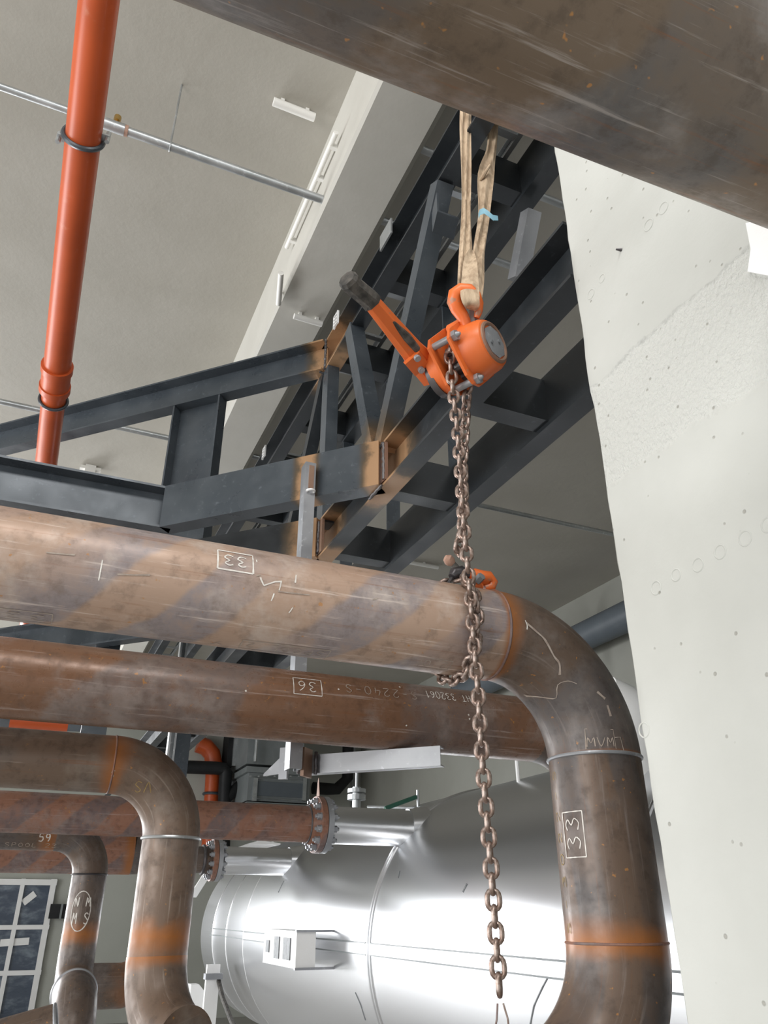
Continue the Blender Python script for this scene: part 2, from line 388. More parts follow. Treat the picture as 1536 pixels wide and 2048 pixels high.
GL = {'0': [[(.5, 1), (.15, .8), (.1, .4), (.3, 0), (.7, .0), (.9, .4), (.85, .8), (.5, 1)]],
 '1': [[(.25, .75), (.55, 1), (.5, 0)]],
 '2': [[(.1, .8), (.35, 1), (.75, .95), (.8, .65), (.1, .0), (.9, .03)]],
 '3': [[(.1, .9), (.5, 1), (.85, .8), (.45, .55), (.9, .3), (.6, 0), (.1, .1)]],
 '4': [[(.35, 1), (.1, .4), (.9, .4)], [(.75, .75), (.7, 0)]],
 '5': [[(.85, 1), (.25, 1), (.2, .6), (.7, .6), (.85, .3), (.6, 0), (.1, .05)]],
 '6': [[(.75, 1), (.3, .7), (.1, .3), (.4, 0), (.8, .15), (.75, .45), (.4, .5), (.15, .3)]],
 '9': [[(.85, .75), (.6, 1), (.2, .85), (.25, .55), (.6, .5), (.85, .75), (.8, .3), (.6, 0)]],
 'S': [[(.85, .85), (.5, 1), (.15, .8), (.45, .55), (.85, .3), (.55, 0), (.1, .1)]],
 'P': [[(.15, 0), (.2, 1), (.75, .95), (.8, .6), (.2, .5)]], 'O': [[(.5, 1), (.1, .6), (.3, .05), (.75, .1), (.9, .6), (.5, 1)]],
 'L': [[(.2, 1), (.15, 0), (.85, .0)]], 'H': [[(.15, 1), (.15, 0)], [(.85, 1), (.85, 0)], [(.15, .5), (.85, .5)]],
 'T': [[(.05, 1), (.95, 1)], [(.5, 1), (.45, 0)]], 'M': [[(.1, 0), (.2, 1), (.5, .4), (.8, 1), (.9, 0)]],
 'N': [[(.15, 0), (.15, 1), (.8, 0), (.85, 1)]], 'C': [[(.85, .85), (.5, 1), (.15, .6), (.3, .05), (.85, .12)]],
 'D': [[(.2, 0), (.2, 1), (.7, .85), (.85, .4), (.2, 0)]], 'V': [[(.05, 1), (.45, 0), (.95, 1)]], 'X': [[(.1, 1), (.9, 0)], [(.9, 1), (.1, 0)]],
 '-': [[(.2, .5), (.8, .5)]], '.': [[(.4, .05), (.55, .05)]], ' ': [], 'Y': [[(.1, 1), (.5, .5)], [(.95, 1), (.4, 0)]],
 '/': [[(.1, .3), (.3, 0), (.95, 1)]]}
def smooth_line(pts, n=3):
    out = []
    for i in range(len(pts)-1):
        p0 = pts[max(i-1, 0)]; p1, p2 = pts[i], pts[i+1]; p3 = pts[min(i+2, len(pts)-1)]
        for k in range(n):
            t = k/n
            out.append(tuple(.5*((2*p1[a])+(-p0[a]+p2[a])*t+(2*p0[a]-5*p1[a]+4*p2[a]-p3[a])*t*t+(-p0[a]+3*p1[a]-3*p2[a]+p3[a])*t**3) for a in (0, 1)))
    out.append(pts[-1]); return out
def strokes_text(txt, h, wch, gap=.25):
    S, x = [], 0
    for ch in txt:
        for st in GL[ch]: S.append(smooth_line([(x+a*wch, b*h) for a, b in st]))
        x += wch*(1+gap)
    return S, x-wch*gap
def strokes_box(x0, y0, x1, y1, j=.001):
    r = lambda: random.uniform(-j, j)
    q = [(x0+r(), y0+r()), (x1+r(), y0+r()), (x1+r(), y1+r()), (x0+r(), y1+r())]
    out = []
    for i in range(4):
        a, b = q[i], q[(i+1) % 4]; out.append([(a[0]+(b[0]-a[0])*k/8, a[1]+(b[1]-a[1])*k/8) for k in range(9)])
    return out
def chalk(parent, strokes, fmap, wd=.003, mat='chalk', name='chalk_mark'):
    mb = MB()
    for st in strokes:
        n = len(st)
        if n < 2: continue
        vs = []
        for i, (a, b) in enumerate(st):
            a0, b0 = st[max(i-1, 0)]; a1, b1 = st[min(i+1, n-1)]; dx, dy = a1-a0, b1-b0; L = math.hypot(dx, dy) or 1
            ww = wd*random.uniform(.65, 1.2)/2
            vs += [fmap(a-dy/L*ww, b+dx/L*ww), fmap(a+dy/L*ww, b-dx/L*ww)]
        mb.add(vs, [(2*i, 2*i+1, 2*i+3, 2*i+2) for i in range(n-1)])
    o = ob(name, mb, mat, parent, False)
    if len(strokes) > 1: o['kind'] = 'stuff'
    return o
def map_x(px, py, y0, z0, r, flip=True, slant=0.0):    # writing frame on a pipe along X; flip = written upside down
    x0, a0 = oncyl(px, py, y0, z0, r); s = -1 if flip else 1
    def f(a, b):
        an = a0+s*(b+a*slant)/r; rr = r+.0009
        return V((x0+s*a, y0-rr*math.cos(an), z0+rr*math.sin(an)))
    return f
def map_v(px, py, xc, yc, r, turn=1):                    # writing frame on a riser, lines run vertically
    d = ray(px, py); ax, ay = EYE.x-xc, EYE.y-yc
    a = d.x**2+d.y**2; b = 2*(ax*d.x+ay*d.y); c = ax*ax+ay*ay-r*r
    t = (-b-math.sqrt(max(0, b*b-4*a*c)))/(2*a); p = EYE+d*t; a0 = math.atan2(p.y-yc, p.x-xc)
    def f(u, v):
        an = a0-turn*v/r if turn else a0+u/r; rr = r+.0009; z = p.z+turn*u if turn else p.z+v
        return V((xc+rr*math.cos(an), yc+rr*math.sin(an), z))
    return f

def straight(par, A, B, r, mat, name='straight_pipe', rust=None, seg=40, ref=None, u0=0):
    return ob(name, MB().tube(lin(A, B, max(2, int((V(B)-V(A)).length/(.02 if rust else .08)))), r, seg, ref, True, u0, rust), mat, par)

# -- spool 33: the big front pipe with elbow, riser and lower elbow
r1 = .1095; Y1, Z1 = 1.567, 2.203; xe = .97; R1 = .28; xr = xe+R1
sp1 = thing('pipe_spool', (xr, Y1, 1.3), 'large rusty front pipe wrapped by the chain, its elbow bending down beside the white wall', 'pipe', 'rusty pipe spools with elbows')
L1 = xe+3.2
straight(sp1, (-3.2, Y1, Z1), (xe, Y1, Z1), r1, 'rust_light', rust=[(L1-.0, .012)], ref=Y, seg=48)
ob('elbow', MB().tube(elbow_path(V((xe, Y1, Z1)), X, -Z, R1, 40), r1+.001, 48, Y, False, L1, [(L1, .05), (L1+R1*PI/2, .012)]), 'rust_dark', sp1)
zb = 1.535
straight(sp1, (xr, Y1, Z1-R1), (xr, Y1, zb), r1, 'rust_riser', 'riser', [(Z1-R1-zb, .06)], 48, Y)
ob('lower_elbow', MB().tube(elbow_path(V((xr, Y1, zb)), -Z, -X, R1, 40), r1+.001, 48, Y, False, 0, [(0, .06)]), 'rust_riser', sp1)
straight(sp1, (xe, Y1, zb-R1), (-3.2, Y1, zb-R1), r1, 'rust_dark', 'lower_pipe')
ob('weld_bead', ring((xe, Y1, Z1), X, r1, .0035), 'rust_flange', sp1)
ob('weld_bead', ring((xr, Y1, Z1-R1), Z, r1+.001, .0045), 'bare', sp1)
ob('weld_bead', ring((xr, Y1, zb), Z, r1, .003), 'rust_flange', sp1)
for q in ((1127, 1512), (1180, 1520), (1255, 1518)): pass
S, wd = strokes_text('33', .028, .022); f = map_x(494, 1117, Y1, Z1, r1)
chalk(sp1, S+strokes_box(-.012, -.012, wd+.012, .040)+[[(-.02, .0), (-.03, .05), (-.037, .062)], [(-.037, .062), (-.06, .05), (-.075, .047)]], f, .0036)
S, wd = strokes_text('SPOOL 2', .022, .019, .35); chalk(sp1, S+strokes_box(-.01, -.008, wd+.01, .034), map_x(650, 1304, Y1, Z1, r1), .0022, 'chalk_faint')
S, wd = strokes_text('33', .022, .03, .4); chalk(sp1, S+strokes_box(-.012, -.008, wd+.012, .034), map_x(92, 1232, Y1, Z1, r1), .0022, 'chalk_faint')
S, wd = strokes_text('2.0', .022, .018, .2); chalk(sp1, S+strokes_box(-.008, -.008, wd+.008, .03), map_x(898, 1326, Y1, Z1, r1), .0022, 'chalk_faint')
S, wd = strokes_text('Y', .02, .03); chalk(sp1, S, map_x(452, 1284, Y1, Z1, r1), .0025, 'chalk_faint')
for (px, py, a, b) in ((548, 1187, .004, .016), (585, 1215, .006, .012), (562, 1165, .003, .018), (592, 1150, .002, .02), (755, 1196, .012, .006), (205, 1120, .0, .04), (520, 1150, .008, .004), (150, 1110, .05, .004), (300, 1150, .06, .008), (620, 1190, .07, .003)):
    chalk(sp1, [[(0, 0), (a*.5, b*.6), (a, b)]], map_x(px, py, Y1, Z1, r1), .003, 'chalk' if b > .01 else 'chalk_faint', 'chalk_fleck')
S, wd = strokes_text('33', .036, .03, .3); fr = map_v(1163, 1700, xr, Y1, r1, 1)
chalk(sp1, S+strokes_box(-.014, -.01, wd+.012, .046), fr, .0026)
S, wd = strokes_text('S-3022-S', .016, .026, .75); chalk(sp1, S, map_v(1143, 1870, xr, Y1, r1, 1), .0018, 'chalk_yellow')
def map_elbow(px, py, c, R, r):     # crude frame on the elbow face that looks at the viewer
    p = onp(px, py, 1, Y1-r*.93)
    return lambda a, b: V((p.x+a, Y1-math.sqrt(max(1e-6, (r+.0022)**2-(math.hypot(p.x+a-c[0], p.z+b-c[1])-R)**2)), p.z+b))
ce = (xe, Z1-R1)
fe = map_elbow(1185, 1490, ce, R1, r1)
S, wd = strokes_text('MVM', .02, .018, .1); chalk(sp1, S+[[(0, -.005), (-.001, .04), (.058, .038), (.06, -.006)], [(.06, .02), (.075, .022), (.08, -.01)]], fe, .002, 'chalk_faint')
chalk(sp1, [smooth_line([(0, 0), (.03, -.012), (.05, -.016), (.045, .01), (.065, .018), (.085, .012)])], map_elbow(1095, 1370, ce, R1, r1), .0018, 'chalk_faint')
chalk(sp1, [smooth_line([(0, 0), (.03, -.02), (.05, -.035), (.075, -.07), (.09, -.085), (.095, -.11)])], map_elbow(1048, 1248, ce, R1, r1), .005, 'chalk_faint', 'scrape')
chalk(sp1, [smooth_line([(0, 0), (.004, -.012), (.003, -.022)])], map_elbow(1046, 1243, ce, R1, r1), .003, 'chalk', 'chalk_fleck')
chalk(sp1, [smooth_line([(0, 0), (.02, -.015)]), [(0.024, -.03), (.03, -.055)]], map_elbow(1190, 1385, ce, R1, r1), .006, 'chalk_faint', 'scrape')

# -- spool 36: second pipe behind
r2 = .1095; Y2, Z2 = 2.34, 2.169
sp2 = thing('pipe_spool', (0, Y2, Z2-r2), 'second large rusty pipe marked 36, running behind and below the front pipe', 'pipe', 'rusty pipe spools with elbows')
straight(sp2, (-3.2, Y2, Z2), (1.6, Y2, Z2), r2, 'rust_mid', ref=Y, seg=48)
ob('elbow', MB().tube(elbow_path(V((1.6, Y2, Z2)), X, -Z, .28, 16), r2, 40, Y, False), 'rust_dark', sp2)
straight(sp2, (1.88, Y2, Z2-.28), (1.88, Y2, .0), r2, 'rust_dark', 'riser')
S, wd = strokes_text('36', .034, .026, .35); chalk(sp2, S+strokes_box(-.016, -.012, wd+.012, .046), map_x(632, 1366, Y2, Z2, r2), .0026)
S, wd = strokes_text('S-2240-S', .030, .024, .35); chalk(sp2, S, map_x(832, 1385, Y2, Z2, r2), .0024, 'chalk_faint')
S, wd = strokes_text('HT 332061', .030, .0155, .25); chalk(sp2, S, map_x(938, 1392, Y2, Z2, r2), .0026)
for (px, py) in ((938, 1429), (940, 1437), (814, 1450), (678, 1378), (800, 1374), (493, 1381)):
    chalk(sp2, [[(0, 0), (.004, .003)]], map_x(px, py, Y2, Z2, r2), .005, 'chalk', 'chalk_fleck')

# -- small elbow spool lower left
r3 = .084; Y3, Z3 = 2.58, 1.996; x3 = .225; R3 = .205; xr3 = x3+R3
sp3 = thing('pipe_spool', (xr3, Y3, 1.2), 'medium rusty pipe at lower left with elbow and a rust band on its riser', 'pipe', 'rusty pipe spools with elbows')
straight(sp3, (-3.2, Y3, Z3), (x3, Y3, Z3), r3, 'rust_pale', rust=[(x3+3.2, .05)], ref=Y)
ob('elbow', MB().tube(elbow_path(V((x3, Y3, Z3)), X, -Z, R3, 18), r3+.001, 40, Y, False, 0, [(0, .06)]), 'rust_pale', sp3)
z3b = onp(324, 1872, 1, Y3).z
straight(sp3, (xr3, Y3, Z3-R3), (xr3, Y3, z3b), r3, 'rust_pale', 'riser', [(Z3-R3-z3b, .07)], 40, Y)
ob('lower_elbow', MB().tube(elbow_path(V((xr3, Y3, z3b-.05)), -Z, V((.35, -.94, 0)).normalized(), .19, 18), r3+.001, 40, X, True, 0, [(0, .05)]), 'rust_pale', sp3)
ob('riser_stub', MB().tube([(xr3, Y3, z3b), (xr3, Y3, z3b-.05)], r3, 40, Y, False, 0, [(0, .07)]), 'rust_pale', sp3)
ob('weld_bead', ring((xr3, Y3, Z3-R3), Z, r3+.001, .005), 'galv', sp3)
ob('weld_bead', ring((x3, Y3, Z3), X, r3, .003), 'rust_flange', sp3)
S, wd = strokes_text('VS', .03, .025); chalk(sp3, S, lambda a, b: V((onp(296, 1572, 1, Y3).x-a*.9, Y3-r3*1.012, onp(296, 1572, 1, Y3).z-b)), .0028, 'chalk_yellow')
S, wd = strokes_text('23', .02, .03, .2); chalk(sp3, S, map_x(268, 1543, Y3, Z3, r3), .004, 'chalk_faint')

# -- flanges
def flange_joint(par, c, r, R, n, thick=.036):
    f1 = ob('flange', MB().disc(c-X*(thick/2+.002), X, R, thick, 48), 'rust_flange', par)
    f2 = ob('mating_flange', MB().disc(c+X*(thick/2+.002), X, R, thick, 48), 'bare', par)
    for k in range(n):
        a = 2*PI*(k+.5)/n; p = c+(Y*math.cos(a)+Z*math.sin(a))*(R-.032)
        b = MB().disc(p, X, .011, .16, 8); b.hexa(p-X*.055, X, .021, .022); b.hexa(p+X*.055, X, .021, .022)
        b.disc(p-X*.041, X, .024, .006, 12); b.disc(p+X*.041, X, .024, .006, 12)
        ob('bolt', b, 'bare', par)
Y4, Z4 = 5.076, 2.089; r4 = .1095
xf = onp(640, 1650, 1, Y4).x
sp4 = thing('flanged_pipe', (0, Y4, Z4-r4), 'straight rusty pipe with spiral bands bolted by a flange to the tank nozzle', 'pipe', 'flanged pipes to the tank')
straight(sp4, (-3.2, Y4, Z4), (xf-.08, Y4, Z4), r4, 'rust_flange', ref=Y)
ob('flange_neck', MB().tube([(xf-.09, Y4, Z4), (xf-.038, Y4, Z4)], [r4+.004, r4+.022], 40), 'rust_flange', sp4)
ob('weld_bead', ring((xf-.09, Y4, Z4), X, r4+.002, .006), 'weld', sp4)
flange_joint(sp4, V((xf, Y4, Z4)), r4, .172, 12)
g = MB(); p = V((xf-.02, Y4, Z4+.17)); g.prism([(-.03, 0), (.03, 0), (.012, .10), (0, .12)], p-X*.002, p+X*.002, Y, Z)
ob('gasket_tab', g, 'heat', sp4, False, label='brown pointed tab standing on the flange')

Y6 = 7.45; p6 = onp(430, 1720, 1, Y6); Z6 = p6.z; xf6 = p6.x; r6 = .108
sp6 = thing('flanged_pipe', (0, Y6, Z6-.17), 'farther rusty pipe with rust band and reducer, bolted to the second tank nozzle', 'pipe', 'flanged pipes to the tank')
xr6 = onp(330, 1710, 1, Y6).x; R6 = .18
straight(sp6, (-3.2, Y6, Z6+.05), (xr6-.28, Y6, Z6+.05), R6, 'rust_flange', ref=Y, rust=[(onp(258, 1700, 1, Y6).x+3.2, .09)])
ob('reducer', MB().tube([(xr6-.28, Y6, Z6+.05), (xr6-.1, Y6, Z6+.03), (xr6+.12, Y6, Z6)], [R6, .15, r6], 40, Y), 'rust_dark', sp6)
straight(sp6, (xr6+.12, Y6, Z6), (xf6-.036, Y6, Z6), r6, 'rust_dark')
ob('weld_bead', ring((xf6-.11, Y6, Z6), X, r6+.004, .014), 'weld', sp6)
flange_joint(sp6, V((xf6, Y6, Z6)), r6, .172, 12)

# -- pipe 59 with riser in the lower left corner
Y5 = 5.75; r5 = .107; p5 = onp(60, 1664, 1, Y5); Z5 = p5.z
xr5 = onp(180, 1745, 1, Y5).x; R5 = .24
sp5 = thing('pipe_spool', (xr5, Y5, 1.2), 'rusty pipe marked 59 at far left whose elbow turns down past the window', 'pipe', 'rusty pipe spools with elbows')
straight(sp5, (-3.2, Y5, Z5), (xr5-R5, Y5, Z5), r5, 'rust_dark', ref=Y, rust=[(xr5-R5+3.2-.04, .09)])
ob('elbow', MB().tube(elbow_path(V((xr5-R5, Y5, Z5)), X, -Z, R5, 16), r5+.001, 36, Y, False), 'rust_dark', sp5)
z5b = onp(160, 1868, 1, Y5).z; z5c = onp(155, 1950, 1, Y5).z
straight(sp5, (xr5, Y5, Z5-R5), (xr5, Y5, z5b), r5, 'rust_dark', 'riser', [(Z5-R5-z5b, .10)], 36, Y)
pe = elbow_path(V((xr5, Y5, z5c+.12)), -Z, -Y, .2, 12)
ob('lower_elbow', MB().tube([V((xr5, Y5, z5b))]+pe, r5+.001, 36, X, True, 0, [(0, .07)]), 'rust_dark', sp5)
ob('front_elbow', MB().tube(elbow_path(pe[-1]-Y*.03, -Y, -Z, .22, 14), r5+.014, 36, X, True), 'rust_dark', sp5)
ob('front_riser', MB().tube([pe[-1]-Y*.25-Z*.22, pe[-1]-Y*.25-Z*1.0], r5+.014, 36, X, True), 'rust_dark', sp5)
ob('weld_bead', ring((xr5, Y5, Z5-R5), Z, r5+.002, .006), 'weld', sp5)
ob('bevelled_end_ring', ring(pe[-1]-Y*.015, Y, r5+.012, .012), 'bare', sp5)
S, wd = strokes_text('59', .045, .032, .2); chalk(sp5, S, map_x(76, 1682, Y5, Z5, r5, False), .007)
S, wd = strokes_text('59', .045, .032, .2); chalk(sp5, S, map_x(131, 1690, Y5, Z5, r5, False), .006, 'chalk_faint')
S, wd = strokes_text('SPOOL 23', .03, .03, .3); chalk(sp5, S, map_x(8, 1692, Y5, Z5, r5, False), .004, 'chalk_faint')
fm = map_v(161, 1822, xr5, Y5, r5, 0)
cir = [[(.058*math.cos(t*PI/14), .11*math.sin(t*PI/14)) for t in range(29)]]
S1 = [[(a-.045, b+.025) for a, b in s] for s in strokes_text('N M', .05, .03, .15)[0]]; S2 = [[(a-.045, b-.07) for a, b in s] for s in strokes_text('M S', .06, .03, .15)[0]]
chalk(sp5, cir+S1+S2, fm, .006)
# low link pipe behind the riser and the ringed stub in the corner
pA = onp(205, 1972, 1, 6.3)
sp7 = sp5
pth = [pA-X*.12, pA, pA+X*.12, pA+X*.22+Z*.03, pA+X*.34+Z*.11, pA+X*.42+Z*.22]
ob('bent_pipe', MB().tube(pth, .135, 36, Y, True, 0, [(.27, .06)]), 'rust_dark', sp7)
pB = onp(112, 2062, 1, 4.4)
sp8 = thing('pipe_stub', pB, 'short rusty pipe end with a shiny rim in the bottom left corner', 'pipe')
ob('stub', MB().tube([pB+V((-.5, .05, -.12)), pB], .11, 36), 'rust_dark', sp8)
ob('bevelled_rim', ring(pB, V((.97, -.1, .23)).normalized(), .105, .008), 'bare', sp8)

# -- the very near overhead pipe
A, B = onp(345, 0, 1, .64), None
pa = at(345, 0, .90); pb = at(1536, 458, 1.17)
dv = (pb-pa).normalized()
nrm = dv.cross((pa-EYE).normalized()).normalized()          # away from the pipe
if nrm.z < 0: nrm = -nrm
rb = .15; c0 = pa+nrm*rb; c1 = pb+nrm*rb
sp9 = thing('overhead_pipe', c0, 'very large dark rusty pipe overhead crossing the top right of the view', 'pipe')
straight(sp9, c0-dv*2.2, c1+dv*.55, rb, 'rust_big', ref=-nrm, seg=64)

# ------------------------------------------------------------------ aluminium clad tank
TX, TZ, TR = 3.14, 1.38, .997
tank = thing('storage_tank', (TX, 5, 0), 'large horizontal tank clad in shiny aluminium sheet behind the pipes', 'tank')
def lathe_y(prof, seg=96): return MB().tube([V((TX, y, TZ)) for y, r in prof], [r for y, r in prof], seg, -X, True)
ob('drum_cladding', lathe_y([(1.3, .5), (1.32, TR-.1), (1.4, TR), (2.6, TR), (5.09, TR), (6.6, TR), (8.18, TR), (8.2, TR-.03)]), 'alu', tank)
ob('end_cladding', lathe_y([(8.19, .975), (8.9, .975), (9.0, .965), (10.4, .93), (10.45, .90), (11.0, .62), (11.2, .3), (11.25, .02)]), 'alu', tank)
for y, r, t in ((5.07, TR, .012), (5.11, TR, .012), (8.19, TR-.008, .010), (9.0, .965, .006), (9.7, .948, .006), (2.6, TR, .012)):
    ob('seam_bead', ring((TX, y, TZ), Y, r, t, 96), 'alu', tank)
ob('seam_strip', MB().box((TX-TR-.004, 6.6, TZ), (.016, 3.0, .06)), 'alu', tank, False)
ob('seam_strip', MB().box((TX-TR-.004, 3.2, TZ), (.016, 3.7, .06)), 'alu', tank, False)
for z in (.032, -.032):
    for (y0, y1) in ((1.4, 5.05), (5.12, 8.15), (8.25, 9.7)):
        ob('seam_edge', MB().box((TX-(TR if y1 < 8.2 else .965)-.004, (y0+y1)/2, TZ+z), (.02, y1-y0, .008)), 'grey', tank, False)
def shell_mark(pts, r=.004):
    ps = [onp(a, b, 0, TX-TR*.97) for a, b in pts]; out = []
    for p_ in ps:
        d = (p_-EYE).normalized(); a = d.x**2+d.z**2; b = 2*((EYE.x-TX)*d.x+(EYE.z-TZ)*d.z); c = (EYE.x-TX)**2+(EYE.z-TZ)**2-TR**2
        out.append(EYE+d*((-b-math.sqrt(max(0, b*b-4*a*c)))/(2*a)))
    ob('scratch', MB().tube(out, r, 6), 'label', tank)
shell_mark([(1104, 1940), (1085, 1975), (1068, 2012), (1061, 2048), (1058, 2070)], .0045); shell_mark([(934, 1768), (926, 1784)], .006)
shell_mark([(711, 1985), (722, 2010), (731, 2040)], .005); shell_mark([(568, 1762), (557, 1785)], .006); shell_mark([(800, 1742), (797, 1756)], .004)
# nozzle stubs and saddle support
for (yy, zz, xx, r) in ((Y4, Z4, xf, .115), (Y6, Z6, xf6, .115)):
    ob('nozzle_cladding', MB().tube([V((xx+.06, yy, zz)), V((TX-.45, yy, zz))], r, 40), 'alu', tank)
    hx = TX-math.sqrt(TR**2-(zz-TZ)**2)
    ob('nozzle_collar', MB().tube([V((hx-.03, yy, zz)), V((hx+.10, yy, zz))], [r+.006, r+.03], 40), 'alu', tank)
for y in (2.4, 7.8):
    ob('saddle_support', MB().box((TX, y, .22), (1.5, .25, .5)), 'grey', tank, False)
ob('end_brace', MB().prism([(-.03, -.05), (.03, -.05), (.03, .05), (-.03, .05)], onp(384, 1795, 1, 11.3), onp(416, 1745, 1, 11.3), Y, X), 'whitesheet', tank, False)
# name plate box standing off the shell
XB = TX-TR-.26
b0, b1 = onp(527, 1900, 0, XB), onp(592, 1900, 0, XB); zt, zbm = onp(590, 1862, 0, XB).z, onp(590, 1938, 0, XB).z
yc, yl = (b0.y+b1.y)/2, b0.y-b1.y
plate = ob('instrument_box', MB().box((XB+.07, yc, (zt+zbm)/2), (.14, yl, zt-zbm)), 'whitesheet', tank, False, label='white box with small labels on the tank side')
for (fa, fw, hh) in ((.80, .10, .35), (.48, .15, .62), (.15, .2, .60)):
    ob('label_plate', MB().box((XB-.004, b1.y+yl*(fa+fw/2), (zt+zbm)/2), (.008, yl*fw, (zt-zbm)*hh)), 'label', plate, False)
for z in (zt, zbm): ob('standoff_arm', MB().box((XB+.15, b1.y-.01, z), (.32, .03, .014)), 'bare', plate, False)
# small fittings on top of the tank and the cladded valve at right behind the elbow
pv = onp(713, 1600, 1, 6.2)
fit = thing('vent_valve', pv-Z*.15, 'small grey flanged valve on top of the tank near the far wall corner', 'valve')
ob('stem', MB().disc(pv-Z*.05, Z, .035, .3), 'galv', fit); ob('flange', MB().disc(pv+Z*.02, Z, .075, .04), 'galv', fit); ob('flange', MB().disc(pv+Z*.07, Z, .075, .03), 'galv', fit); ob('spindle', MB().disc(pv+Z*.15, Z, .012, .16), 'galv', fit)
A, B = onp(735, 1613, 1, 6.0), onp(842, 1592, 1, 5.2)
rl = tank
ob('rail_bar', MB().tube([A, onp(838, 1616, 1, 5.6)], .010, 8), 'galv', rl); ob('green_rail', MB().tube([onp(770, 1617, 1, 5.6), onp(832, 1594, 1, 5.6)], .016, 8), 'green', rl); ob('rail_post', MB().tube([onp(835, 1580, 1, 5.6), onp(837, 1622, 1, 5.6)], .012, 8), 'galv', rl)
pt = onp(1036, 1545, 1, 4.2)
ob('vent_rod', MB().tube([pt-Z*.25, onp(1033, 1517, 1, 4.2)], .012, 8), 'whitesheet', tank)
pc = onp(1255, 1450, 1, 2.9)
cv = tank
ob('clad_nozzle', MB().tube([pc+V((0, 0, -.55)), pc+V((0, 0, .02)), pc+V((-.05, 0, .10)), pc+V((-.12, 0, .14))], [.13, .13, .115, .09], 36), 'whitesheet', cv)
ob('bolt', MB().hexa(pc+V((.11, -.03, -.06)), X, .028, .04), 'bare', cv); ob('bolt', MB().hexa(pc+V((.11, -.03, .05)), X, .028, .04), 'bare', cv)
ob('bonnet', MB().box(pc+V((.10, 0, -.02)), (.12, .16, .06)), 'whitesheet', cv, False)
# white sheet with clamp above second nozzle
pw = onp(520, 1692, 1, 7.0)
ws = thing('sheet_offcut', pw, 'white sheet metal offcut with clamp lying above the second tank nozzle', 'sheet')
ob('sheet', MB().prism([(-.14, 0), (.12, 0), (.12, .012), (-.06, .03)], pw-Y*.2, pw+Y*.2, X, Z), 'whitesheet', ws, False)
ob('clamp_knob', MB().disc(pw+Z*.06, Z, .03, .05), 'bare', ws); ob('clamp_rod', MB().box(pw+V((.11, 0, .08)), (.015, .015, .16)), 'whitesheet', ws, False)
# white strap bracket and cable at the foot of the tank
q0, q1 = onp(425, 1952, 0, TX-TR-.12), onp(412, 2075, 0, TX-TR-.12)
bk = thing('white_bracket', q1, 'tall white strap bracket in front of the tank end at the bottom', 'bracket')
ob('strap', MB().box(((q0.x+q1.x)/2, q0.y, (q0.z+q1.z)/2), (.13, .05, q0.z-q1.z+.2)), 'whitesheet', bk, False); ob('cap_plate', MB().box((q0.x, q0.y-.03, q0.z+.0), (.17, .10, .05)), 'bare', bk, False)
cb = ob('cable', MB().tube([onp(436, 1955, 0, TX-TR-.06), onp(445, 1995, 0, TX-TR-.06), onp(462, 2040, 0, TX-TR-.06), onp(480, 2080, 0, TX-TR-.06)], .022, 10), 'grip'); tag(cb, 'dark cable hanging down the tank beside the white strap bracket', 'cable')
q2 = onp(388, 2000, 0, TX-TR-.2)
sb = ob('junction_block', MB().prism([(-.07, -.14), (.09, -.14), (.08, .08), (.02, .14), (-.06, .14)], q2-Y*.08, q2+Y*.08, X, Z), 'whitesheet', None, False); tag(sb, 'small white block on the tank end beside the lower left riser', 'block')

# ------------------------------------------------------------------ steel pipe bridge (truss)
LX, LX2, LZ, UZ = 1.05, 1.385, 3.111, 4.185
CH, CB, CT = .195, .075, .010
def channel(h=CH, b=CB, t=CT): return [(0, -h/2), (b, -h/2), (b, -h/2+t), (t, -h/2+t), (t, h/2-t), (b, h/2-t), (b, h/2), (0, h/2)]
def near_heat(tc, wdt):
    return lambda t: max([0]+[max(0, 1-abs(t-c)/wdt) for c in tc])
truss = thing('pipe_bridge_truss', (LX, 3, LZ-.1), 'black steel truss bridge of welded channels hanging under the concrete beam', 'truss')
def chan(name, A, B, opn, mat='steel', heat=None, seg=1, h=CH, b=CB, off=0.0, up=Z):
    """channel from A to B, web behind, flanges pointing to opn"""
    A, B = V(A), V(B); return ob(name, MB().prism(channel(h, b), A-opn*b/2, B-opn*b/2, opn, up, heat, seg), mat, truss, False)
Y0t, Y1t = CY+.02, 12.0
hl = lambda y0, y1, ys, wd: (lambda t: max([0]+[max(0, 1-abs(y0+(y1-y0)*t-y)/wd) for y in ys]))
chan('lower_chord', (LX, Y0t, LZ), (LX, Y1t, LZ), -X, 'steel_dark', hl(Y0t, Y1t, (2.34, 3.05), .22), 140)
chan('lower_chord', (LX2, Y0t, LZ), (LX2, Y1t, LZ), X, 'steel_dark')
chan('upper_chord', (LX, Y0t, UZ), (LX, Y1t, UZ), -X, 'steel_dark', hl(Y0t, Y1t, (3.05,), .28), 140)
chan('upper_chord', (LX2, Y0t, UZ), (LX2, Y1t, UZ), X, 'steel_dark')
nodes = [1.75+.635*k for k in range(16)]
for y in nodes:
    for z in ((LZ, UZ) if y < 8 else (LZ,)): chan('cross_beam', (LX+CB/2, y, z), (LX2-CB/2, y, z), Y, 'steel_dark', h=CH-.03)
    if 3.0 < y < 3.1: ob('post', MB().prism([(-.03, -.04), (.03, -.04), (.03, .04), (-.03, .04)], (LX-.005, y+.03, LZ+CH/2-.02), (LX-.005, y+.03, UZ-CH/2+.01), X, Y), 'steel', truss, False)
    if 2 < y < 4.5: ob('post', MB().prism([(-.035, -.035), (.035, -.035), (.035, .035), (.027, .035), (.027, -.027), (-.035, -.027)], (LX2, y+.04, LZ+CH/2-.01), (LX2, y+.04, UZ-CH/2+.01), X, Y), 'steel', truss, False)
